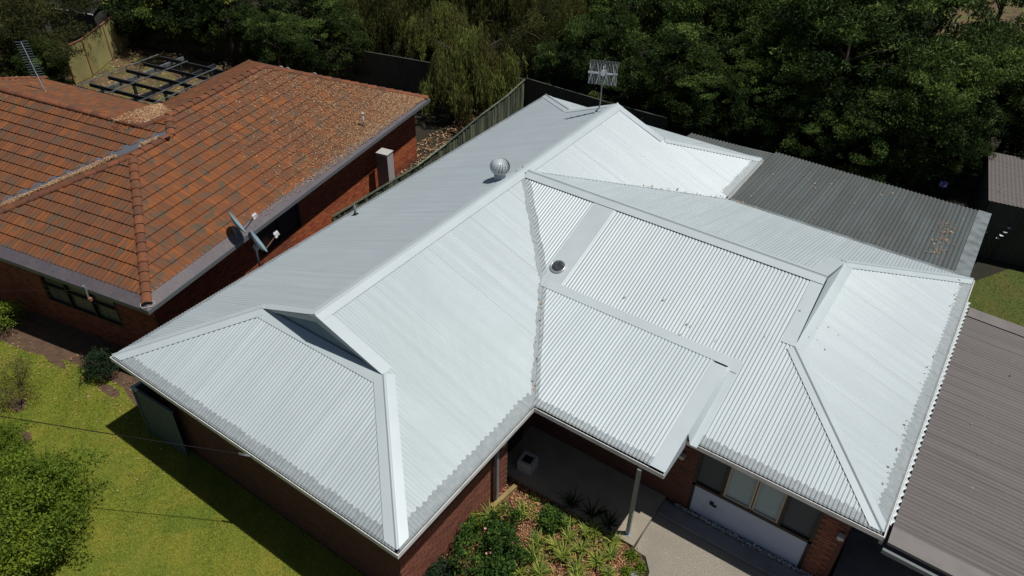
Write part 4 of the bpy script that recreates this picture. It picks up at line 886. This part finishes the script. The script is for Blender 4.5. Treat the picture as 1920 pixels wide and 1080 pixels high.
# service wires
def wire(name, a, b, sag, label, r=.008):
    a = A(a); b = A(b); mb = MB(); pts = [a.lerp(b, i/24)-A((0, 0, sag*4*(i/24)*(1-i/24))) for i in range(25)]; mb.tube(pts, r, 5)
    t = thing(name, label, 'cable'); part('cable', mb, 'wire', t, True); return t
wr = wire('service_cable', (4.85, .02, 2.42), (-14, -10.4, 5.2), .25, 'thin black service cable crossing the lawn to the pale house eave', .010)
mb = MB(); mb.tube([(4.85, .0, 2.42), (4.92, .1, 2.30), (4.98, .2, 2.05)], .02, 6); mb.tube([(4.6, -.1, 2.42), (4.85, 0, 2.42)], .022, 6); part('clamp', mb, 'galv', wr)
w2 = wire('phone_cable', (-2.72, .98, 2.55), (-16, -10.5, 4.5), .2, 'thin cable running left from the tiled house eave bracket', .006)
# far shed top left
fs = thing('far_shed', 'dark roofed shed beyond the cream fence at the top left', 'shed', loc=(-22.6, 12.9, 0), rot=.25)
mb = MB(); mb.box(0, 3.2, 0, 1.6, 0, 1.7); part('walls', mb, 'rearfence', fs); mb = MB(); mb.quad((-.1, -.1, 1.75), (3.3, -.1, 1.75), (3.3, .8, 2.25), (-.1, .8, 2.25)); mb.quad((-.1, .8, 2.25), (3.3, .8, 2.25), (3.3, 1.7, 1.75), (-.1, 1.7, 1.75)); part('roof', mb, 'pergola', fs); mb = MB(); mb.bar((-.1, -.12, 1.75), (3.3, -.12, 1.75), .05, .06); part('gutter', mb, 'white', fs)
fs.location = (-27.6, 13.6, 0)

# ------------------------------------------------------------------ trees
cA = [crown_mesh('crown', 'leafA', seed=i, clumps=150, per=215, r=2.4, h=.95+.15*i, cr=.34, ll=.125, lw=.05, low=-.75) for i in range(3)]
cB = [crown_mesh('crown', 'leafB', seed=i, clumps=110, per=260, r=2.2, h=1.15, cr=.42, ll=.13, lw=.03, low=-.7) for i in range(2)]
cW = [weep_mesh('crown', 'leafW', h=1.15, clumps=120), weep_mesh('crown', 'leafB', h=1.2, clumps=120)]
def trunk_mesh(h, r, spread, seed):
    rd = random.Random(seed); mb = MB(); top = A((rd.uniform(-.2, .2), rd.uniform(-.2, .2), h))
    mb.tube([(0, 0, -.05), A((0, 0, h*.3))+A((rd.uniform(-.1, .1), rd.uniform(-.1, .1), 0)), top*.65, top], [r, r*.8, r*.55, r*.2], 8)
    for i in range(7):
        a = rd.uniform(0, 6.28); s = rd.uniform(.35, .8); p = top*s; e = p+A((math.cos(a)*spread*.75, math.sin(a)*spread*.75, h*.22*rd.uniform(.6, 1.3))); mb.tube([p, p.lerp(e, .5)+A((0, 0, .12)), e], [r*.4, r*.25, r*.08], 6)
    return mb.mesh('trunk', 'bark', True)
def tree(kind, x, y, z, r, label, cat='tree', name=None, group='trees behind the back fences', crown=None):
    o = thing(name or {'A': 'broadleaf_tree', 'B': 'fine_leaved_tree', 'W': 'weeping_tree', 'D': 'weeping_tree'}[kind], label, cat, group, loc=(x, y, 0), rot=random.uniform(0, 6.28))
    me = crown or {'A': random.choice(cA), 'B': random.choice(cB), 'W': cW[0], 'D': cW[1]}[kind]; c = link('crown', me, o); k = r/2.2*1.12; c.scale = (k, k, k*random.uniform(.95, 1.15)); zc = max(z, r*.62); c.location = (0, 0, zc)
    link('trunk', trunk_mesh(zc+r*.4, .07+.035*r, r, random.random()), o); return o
T = [
 ('B', -20.4, 8.5, 3.4, 2.1, 'tall fine-leaved tree in the top left corner, nearest the tiled roof'),
 ('B', -21.5, 8.2, 1.7, 2.3, 'fine-leaved tree at the left edge just above the tiled ridge'),
 ('A', -19.0, 8.7, 2.0, 1.0, 'dark bushy tree between the ladder antenna and the cream fence'),
 ('B', -23.6, 11.4, 3.9, 2.5, 'olive green tree at the top left edge left of the far shed'),
 ('A', -22.6, 17.2, 2.0, 2.1, 'dark tree behind the corner where the cream fence ends'),
 ('A', -19.9, 16.9, 2.5, 1.8, 'dark tree right of the cream fence corner, second along the yard fence'),
 ('A', -17.4, 17.0, 2.4, 1.6, 'dark tree behind the middle of the shaded yard fence'),
 ('A', -15.3, 17.2, 1.6, .9, 'small bright tipped tree beside the far tiled ridge top'),
 ('A', -15.2, 20.3, 2.0, 2.3, 'dark tree above the blue swing frame'),
 ('D', -12.6, 20.6, 1.8, 2.0, 'dark drooping tree above the leaf littered end of the tiled roof'),
 ('D', -15.9, 24.0, 2.4, 2.8, 'high dark drooping tree at the top edge above the swing frame'),
 ('D', -10.6, 22.0, 2.0, 1.9, 'shaded drooping tree left of the sunlit weeping tree'),
 ('W', -4.5, 19.55, 2.2, 2.05, 'sunlit weeping tree hanging over the paling fence corner'),
 ('W', -8.0, 21.9, 2.6, 1.6, 'weeping tree with green top standing behind the sunlit weeping one'),
 ('D', -9.4, 25.0, 3.0, 2.3, 'brownish drooping tree at the top edge above the weeping trees'),
 ('D', -6.6, 25.6, 2.4, 2.1, 'dark drooping tree right of the sunlit weeping tree'),
 ('B', -3.4, 24.2, 2.0, 1.8, 'dark fine-leaved tree behind the rear roof corner'),
 ('W', -2.2, 25.0, 3.5, 1.7, 'green drooping tree above the comb antenna, left side'),
 ('A', 0.0, 23.0, 2.8, 1.5, 'bright leaved tree directly behind the comb antenna'),
 ('A', -.2, 26.2, 3.6, 2.1, 'tall leafy tree at the top above the comb antenna'),
 ('A', 3.4, 22.9, 2.6, 1.7, 'leafy tree behind the rear right roof corner'),
 ('A', 3.4, 26.0, 3.6, 2.1, 'tall leafy tree with light green top, top centre right'),
 ('A', 6.1, 22.4, 1.9, 1.3, 'small dark tree behind the start of the patio roof'),
 ('A', 6.4, 25.0, 3.2, 1.6, 'dark narrow tree left of the large spreading tree'),
 ('A', 9.3, 25.2, 4.1, 2.8, 'large spreading tree with sunlit sprays, middle of the upper right'),
 ('A', 9.5, 23.4, 1.8, 1.3, 'dark low tree beneath the large spreading tree'),
 ('A', 11.0, 29.0, 4.0, 2.6, 'tall tree behind the large spreading tree near the top'),
 ('A', 12.2, 23.8, 2.7, 1.8, 'leafy tree overhanging the far side of the patio roof end'),
 ('A', 13.3, 26.2, 3.1, 1.9, 'leafy tree left of the shed below the far fence'),
 ('A', 15.3, 27.2, 2.8, 1.6, 'tree at the right edge above the shed'),
 ('A', -1.6, 22.4, 1.6, 1.3, 'dark low tree right behind the fence corner'),
 ('A', 1.9, 22.3, 1.7, 1.3, 'dark low tree behind the fence right of the comb antenna'),
 ('A', 4.7, 22.6, 1.8, 1.4, 'dark tree behind the rear fence beside the patio start'),
 ('A', 7.7, 22.9, 2.0, 1.5, 'dark tree behind the middle of the patio roof, left one'),
 ('A', 9.2, 22.4, 1.5, 1.1, 'dark low tree behind the middle of the patio roof, right one'),
 ('A', 11.0, 22.6, 1.8, 1.3, 'dark low tree beneath the leafy tree at the patio end'),
 ('A', 8.0, 27.2, 3.4, 2.2, 'dark tree filling the gap left of the tall back tree'),
 ('A', 13.6, 24.2, 2.0, 1.2, 'dark small tree left of the garden shed'),
 ('A', 11.6, 26.5, 2.4, 1.8, 'dark tree between the large spreading tree and the shed'),
 ('A', 14.6, 29.8, 3.0, 1.9, 'tree below the far fence in the upper right'),
 ('A', 16.6, 26.4, 2.8, 1.5, 'leafy tree cut by the right edge above the shed'),
 ('A', 4.9, 28.0, 3.8, 2.2, 'dark tree at the top between two lighter leafy ones'),
 ('D', -6.2, 21.6, 1.5, 1.5, 'shaded drooping tree low behind the sunlit weeping tree'),
 ('A', -13.9, 17.0, 1.9, 1.2, 'dark tree in front of the shaded fence beyond the tiled ridge'),
 ('A', -11.4, 18.2, 1.9, 1.3, 'dark tree in front of the fence behind the leaf littered roof'),
]
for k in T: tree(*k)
tree('A', 13.0, 38.6, 5.2, 1.4, 'tree with bare leaning trunk before the dry paddock, top right', group='trees behind the back fences')
# distant wood as one mass
V = []; F = []; Tn = []; nvt = 0
for i in range(34):
    P, D, t = crown_data(r=3.1, h=1.1, clumps=55, per=90, cr=.8); x = random.uniform(-42, 9.5); y = 30+random.uniform(0, 18)+(-x*.04); 
    if x < -26: y = random.uniform(22, 40)
    P = P+np.array([x, y, 3.2]); v, f, tt = leaves(P, D, .34, .16, t*.75); V.append(v); F.append(f+nvt); nvt += len(v); Tn.append(tt)
link('woodland', npmesh('woodland', np.concatenate(V), np.concatenate(F), 'leafA', np.concatenate(Tn)), None, kind='stuff', label='dark belt of woodland beyond the back yards along the top', category='woodland')

# shrubs in front -------------------------------------------------------
bush = crown_mesh('foliage', 'leafBush', seed=3, clumps=170, per=210, r=1.85, h=.74, cr=.30, ll=.085, lw=.036, low=-.25, up=.5)
b = thing('spreading_shrub', 'large feathery green shrub on the lawn in the bottom left corner', 'shrub', 'shrubs on the front lawn', loc=(.68, -3.6, 0)); c = link('foliage', bush, b); c.location = (0, 0, .62); link('stem', trunk_mesh(1.3, .06, 1.2, 2), b)
for (x, y, r, z, lab) in ((-1.75, -2.9, .95, .45, 'smaller feathery shrub joining the big one at the left edge'),):
    b = thing('spreading_shrub', lab, 'shrub', 'shrubs on the front lawn', loc=(x, y, 0)); c = link('foliage', bush, b); c.scale = (r/1.7,)*3; c.location = (0, 0, z); link('stem', trunk_mesh(.6, .04, .5, 3), b)
def small_bush(name, x, y, r, h, mt, label, n=60, per=90, ll=.06, lw=.03, cr=.16, z=None, cat='shrub', group=None, low=-.3, flowers=None):
    b = thing(name, label, cat, group, loc=(x, y, 0)); c = link('foliage', crown_mesh('foliage', mt, seed=1, clumps=n, per=per, r=r, h=h, cr=cr, ll=ll, lw=lw, low=low), b); c.location = (0, 0, z if z is not None else r*h*.6)
    mb = MB()
    for i in range(5): a = i*1.26; mb.tube([(0, 0, 0), (math.cos(a)*r*.3, math.sin(a)*r*.3, r*h*.5), (math.cos(a)*r*.6, math.sin(a)*r*.6, r*h)], [.015, .01, .006], 5)
    part('stem', mb, 'bark', b)
    if flowers:
        for i in range(flowers[1]):
            d = unit(1)[0]; d[2] = abs(d[2]); q = A(d*r*.95); q.z = q.z*h+r*h*.7; mb = MB()
            for j in range(6): a = j*1.05; e = A((math.cos(a), math.sin(a), .4))*flowers[2]; f = A((-math.sin(a), math.cos(a), 0))*flowers[2]*.5; mb.quad(q, q+e*.5+f, q+e, q+e*.5-f)
            part('flower', mb, flowers[0], b)
    return b
small_bush('conifer_shrub', -2.45, .62, .42, 1.3, 'leafConif', 'small blue-green conifer-like shrub beside the left roof corner', n=60, per=80, cr=.14, ll=.05, lw=.025)
small_bush('dry_shrub', -3.25, -1.25, .42, .8, 'leafDry', 'low sparse twiggy shrub on the lawn at the left edge', n=24, per=50, cr=.16, ll=.06, lw=.02)
small_bush('wispy_shrub', -3.9, -.9, .5, 1.0, 'leafDry', 'wispy yellowish shrub above the twiggy one at the left edge', n=22, per=45, cr=.2, ll=.07, lw=.018)
small_bush('border_shrub', -6.5, .0, .55, 1.0, 'leafBush', 'green shrub under the tiled eave at the left edge', n=40, per=70, cr=.18)
gr = 'shrubs in the porch garden bed'
for i, (x, y, r, h, lab) in enumerate(((8.98, 2.30, .44, 1.1, 'leafy rose shrub nearest the sunlit brick wall in the bed'), (9.12, 2.95, .33, 1.2, 'upright green shrub behind the rose in the bed'), (9.05, 1.65, .48, 1.0, 'dark green rose shrub at the bottom edge, left one'), (9.68, 1.72, .42, 1.0, 'dark green rose shrub at the bottom edge, right one'), (9.52, 2.30, .42, .9, 'rose shrub with pale pink blooms in the middle of the bed'), (9.72, 3.85, .16, .8, 'small clump shrub near the porch slab edge'), (9.92, 3.6, .15, 1.0, 'tiny shrub in front of the small clump by the porch'), (8.42, 2.55, .20, 1.2, 'ferny light green shrub against the brick wall'))):
    small_bush('rose_shrub', x, y, r, h, 'leafRose' if i != 7 else 'leafBush', lab, n=24, per=46, cr=.12, ll=.068, lw=.046, low=-.8, z=r*h*.95, group=gr, flowers=(('flowerp', 4, .03) if i in (4, 0) else None))
small_bush('dark_shrub', 8.72, 1.2, .3, .8, 'leafConif', 'dark spiky shrub at the foot of the front brick corner', n=40, per=60, cr=.12, group=gr)
def strappy(name, x, y, n, L, mt, label, group, wd=.028, z=.02):
    V = []; F = []; Tn = []
    for i in range(n):
        a = random.uniform(0, 6.28); l = L*random.uniform(.6, 1.1); bend = random.uniform(.5, 1.4); p = np.array([random.gauss(0, .03), random.gauss(0, .03), 0.]); d = np.array([math.cos(a), math.sin(a)]); sd = np.array([-d[1], d[0], 0]); k = 6; b0 = len(V); tn_ = random.random()
        for j in range(k+1):
            q = j/k; ang = math.radians(78)-bend*q; 
            if j: p = p+np.array([d[0]*math.cos(ang), d[1]*math.cos(ang), math.sin(ang)])*l/k
            ww = wd*(1-q**2.2)*.5+.001; V += [p-sd*ww, p+sd*ww]
        for j in range(k): F.append((b0+2*j, b0+2*j+1, b0+2*j+3, b0+2*j+2)); Tn.append(tn_)
    o = link(name, npmesh(name, np.array(V), np.array(F), mt, Tn)); o.location = (x, y, z); return tag(o, label, 'plant', group)
SP = [((8.67, 2.98), 26, .5, 'leafStrap', 'tall grey-green iris clump beside the grey wall post'), ((10.63, 3.88), 16, .36, 'leafStrap', 'strappy plant in the middle row nearest the porch slab'), ((10.78, 4.05), 14, .36, 'leafStrap', 'strappy plant touching the shaded slab edge'), ((10.52, 3.07), 22, .42, 'leafStrap', 'bright strappy clump in the centre of the bed'), ((10.94, 3.0), 20, .42, 'leafStrap', 'bright strappy clump right of the bed centre'), ((11.18, 3.39), 20, .4, 'leafStrap', 'strappy clump between the bed centre and the curved edge'), ((11.22, 4.02), 22, .36, 'leafStrap', 'yellow-green clump just left of the porch post'), ((11.34, 3.72), 16, .34, 'leafStrap', 'strappy clump before the porch post'), ((9.9, 3.05), 18, .36, 'leafStrap', 'thin leaved clump between the rose shrubs and the bed centre'), ((8.36, 2.02), 12, .6, 'leafStrapD', 'drooping grey-green long leaved plant against the brick wall'), ((10.38, 3.55), 16, .34, 'leafStrap', 'strappy clump behind the bed centre'), ((10.35, 2.45), 24, .45, 'leafStrap', 'pale strappy clump at the bottom edge of the picture'), ((10.8, 2.3), 24, .45, 'leafStrap', 'dense strappy clump at the bottom edge right of the pale one'), ((11.3, 2.6), 16, .4, 'leafStrap', 'sparse strappy clump near the bottom of the curved edge'), ((10.0, 2.7), 18, .38, 'leafStrap', 'short strappy clump right of the rose blooms'), ((10.25, 3.2), 18, .36, 'leafStrap', 'low strappy clump left of the bright central one'), ((10.75, 3.45), 18, .36, 'leafStrap', 'strappy clump just behind the two bright central ones'), ((11.5, 3.3), 16, .32, 'leafStrap', 'small strappy clump near the curved bed edge'), ((11.1, 2.75), 20, .4, 'leafStrap', 'strappy clump between the dense bottom one and the curved edge'), ((10.0, 2.2), 20, .42, 'leafStrap', 'strappy clump at the bottom right beside the dark rose shrub'), ((10.2, 3.9), 14, .32, 'leafStrap', 'strappy plant right of the small clump shrub by the slab'), ((9.2, 3.5), 16, .34, 'leafStrap', 'pale strappy clump between the timber sleeper and the upright shrub'), ((11.55, 2.4), 18, .36, 'leafStrap', 'strappy clump low in the right corner of the bed')]
for (x, y), n, L, mt, lab in SP: strappy('strappy_plant', x, y, n*2+14, L*1.08, mt, lab, 'strappy plants in the garden bed')
for (x, y), lab in (((10.0, 4.32), 'dark arching plant in the porch shade, leftmost of the shaded ones'), ((10.5, 4.36), 'dark arching plant in the middle of the porch shade'), ((10.95, 4.36), 'dark arching plant in the shade nearest the porch post')): strappy('shade_plant', x, y, 26, .55, 'leafStrapD', lab, 'shaded plants along the porch slab', .04)
for (x, y), lab in (((11.8, 3.55), 'low ground plant on the curved bed edge beside the driveway'), ((11.95, 3.85), 'yellow-green edging plant nearest the driveway'), ((11.72, 3.98), 'small edging plant below the porch slab corner'), ((11.75, 3.15), 'small green tuft low on the curved bed edge')): small_bush('edging_plant', x, y, .13, .6, 'leafBush', lab, n=14, per=30, cr=.07, ll=.05, lw=.03, cat='plant', group='edging plants of the garden bed')
for i, (x, y) in enumerate(((11.92, 3.62), (12.08, 3.3), (12.02, 2.8))):
    o = part('edging_stone', ring(A((0, 0, 0)), Matrix.Identity(3), [(.12, 0), (.13, .04), (.09, .07), (.02, .08)], 9), 'slab', smooth=True); o.location = (x, y, .01); o.scale = (1.2, .8, 1); tag(o, ['flat grey edging stone nearest the porch corner', 'flat grey edging stone in the middle of the curved bed edge', 'flat grey edging stone lowest on the curved bed edge'][i], 'stone', 'edging stones')
strappy('agapanthus', 14.05, 23.2, 40, .6, 'leafStrapD', 'agapanthus with blue flower head in the shade beyond the patio roof', 'agapanthus behind the patio', .04)
a3 = thing('agapanthus_flower', 'blue round flower head beyond the patio roof corner', 'flower', loc=(14.03, 23.2, 1.15)); mb = MB()
for i in range(40): d = A(unit(1)[0]); mb.quad(d*.03, d*.09+d.orthogonal()*.03, d*.16, d*.09-d.orthogonal()*.03)
part('petals', mb, 'flowerb', a3); mb = MB(); mb.tube([(0, 0, -1.1), (0, 0, 0)], .012, 5); part('stem', mb, 'leafStrapD', a3)
wfl = thing('white_lily', 'small white flowers against the dark shed wall', 'flower', loc=(16.25, 20.8, 0)); mb = MB()
for p in ((0, 0, 1.1), (.06, .1, 1.2), (-.05, .02, .95), (.12, .2, 1.32), (-.45, .1, 1.0)): 
    for j in range(5): a = j*1.26; q = A(p); e = A((math.cos(a), math.sin(a), .3))*.075; f = A((-math.sin(a), math.cos(a), 0))*.03; mb.quad(q, q+e*.5+f, q+e, q+e*.5-f)
part('petals', mb, 'flowerw', wfl); mb = MB(); [mb.tube([(0, 0, 0), p], .008, 5) for p in ((0, 0, 1.1), (.12, .2, 1.32), (-.45, .1, 1.0))]; part('stem', mb, 'leafStrapD', wfl)

# ground cover -----------------------------------------------------------
def blades(poly, n, name, label, hgt=.05, box=None, keep=None, mt='blade'):
    xs = [p[0] for p in poly]; ys = [p[1] for p in poly]; bx = box or (min(xs), max(xs), min(ys), max(ys))
    P = np.stack([rng.uniform(bx[0], bx[1], n), rng.uniform(bx[2], bx[3], n)], 1); P = P[in_poly(P, poly)]
    if keep is not None: P = P[keep(P)]
    n = len(P); P = np.concatenate([P, np.zeros((n, 1))], 1); D = unit(n)*.75; D[:, 2] = 1; D /= np.linalg.norm(D, axis=1)[:, None]; S = np.cross(D, unit(n)); S /= np.linalg.norm(S, axis=1)[:, None]
    h = (hgt*rng.uniform(.4, 1.2, n))[:, None]; V = np.stack([P-S*.006, P+S*.006, P+D*h], 1).reshape(-1, 3)
    pat = .45+.15*np.sin(P[:, 0]*13+np.sin(P[:, 1]*11))*np.sin(P[:, 1]*15)+.28*np.sin(P[:, 0]*1.7+np.sin(P[:, 1]*1.3)*2)*np.sin(P[:, 1]*1.9+P[:, 0]*.6)+.15*np.sin(P[:, 0]*5.3+P[:, 1]*4.1)
    link(name, npmesh(name, V, np.arange(3*n).reshape(n, 3), mt, np.clip(pat+rng.uniform(-.35, .35, n), 0, 1)), None, kind='stuff', label=label, category='grass')
bare = [(-2.15, -1.80, .34, .2), (-3.3, -1.32, .3, .22), (-1.9, .35, .5, .16), (-4.1, .15, .6, .12)]
def keepf(P):
    k = np.ones(len(P), bool)
    for x, y, a, b in bare: k &= ((P[:, 0]-x)/a)**2+((P[:, 1]-y)/b)**2 > rng.uniform(.3, 1.6, len(P))
    return k
for i, (x, y, a, b) in enumerate(bare):
    flat('bare_patch', [(x+a*math.cos(t)*random.uniform(.7, 1.1), y+b*math.sin(t)*random.uniform(.7, 1.1)) for t in [k*.45 for k in range(14)]], .006, 'soil', kind='structure')
blades(lawn_poly, 380000, 'grass', 'mown sunlit lawn grass in front of both houses', .05, (-8, 8.3, -5.5, .75), keepf)
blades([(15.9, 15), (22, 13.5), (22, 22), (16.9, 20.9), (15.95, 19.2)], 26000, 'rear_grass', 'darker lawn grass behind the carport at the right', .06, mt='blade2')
n = 13000; P = np.stack([rng.uniform(8.4, 12.3, n), rng.uniform(.5, 4.2, n)], 1); P = P[in_poly(P, [(8.4, -4), (12.6, -4), (12.3, 1.5), (12.2, 3.2), (12.0, 3.9), (11.62, 4.2), (8.4, 4.19)])]
link('bed_mulch', scatter_mesh('bed_mulch', np.concatenate([P, np.full((len(P), 1), .03)], 1), (0, 0, 1), .065, 'mulch', .33, .7), None, kind='stuff', label='reddish fallen leaves and mulch covering the garden bed', category='mulch')
n = 5200; P = np.stack([rng.uniform(8.5, 12.2, n), rng.uniform(.8, 4.1, n)], 1); dn = np.sin(P[:, 0]*4.1+1)*np.sin(P[:, 1]*3.7)+.5*np.sin(P[:, 0]*9)*np.sin(P[:, 1]*11+2); P = P[(dn > .1) & in_poly(P, [(8.5, 0), (12.1, 0), (12.15, 3.2), (11.9, 3.9), (11.55, 4.1), (8.5, 4.1)])]
link('ground_cover', scatter_mesh('ground_cover', np.concatenate([P, rng.uniform(.03, .13, (len(P), 1))], 1), (0, 0, 1), .085, 'leafStrap', .3, 1.2), None, kind='stuff', label='low tangled green ground cover between the bed plants', category='ground cover')
n = 230; P = np.stack([rng.uniform(-6, 1.8, n), .1-rng.exponential(.8, n)], 1); P2 = np.stack([rng.uniform(-3.9, -.1, 260), rng.uniform(.0, .9, 260)], 1); P3 = np.stack([rng.normal(-5.2, .6, 100), rng.normal(-.3, .25, 100)], 1); P = np.concatenate([P, P2, P3]); P = P[P[:, 1] > -5]
link('lawn_litter', scatter_mesh('lawn_litter', np.concatenate([P, np.full((len(P), 1), .035)], 1), (0, 0, 1), .06, 'litter', .35, .4), None, kind='stuff', label='scattered dry leaves on the lawn near the house corner', category='leaf litter')
n = 3500; P = np.stack([rng.uniform(-24, -9, n), rng.uniform(8, 17, n)], 1); Pb = np.stack([rng.uniform(-4.6, -1.3, 2500), rng.uniform(13, 20, 2500)], 1); P = np.concatenate([P, Pb])
link('yard_litter', scatter_mesh('yard_litter', np.concatenate([P, np.full((len(P), 1), .02)], 1), (0, 0, 1), .13, 'litter', .4, .4), None, kind='stuff', label='dry leaves over the back yard beneath the pergola', category='leaf litter')
n = 1400; P = np.stack([rng.uniform(11.9, 15.2, n), rng.normal(5.71, .025, n), np.full(n, .115)], 1)
link('drain_gravel', scatter_mesh('drain_gravel', P, (0, 0, 1), .035, 'pebble', .8, .5), None, kind='stuff', label='line of pale and dark gravel under the front window wall', category='gravel')
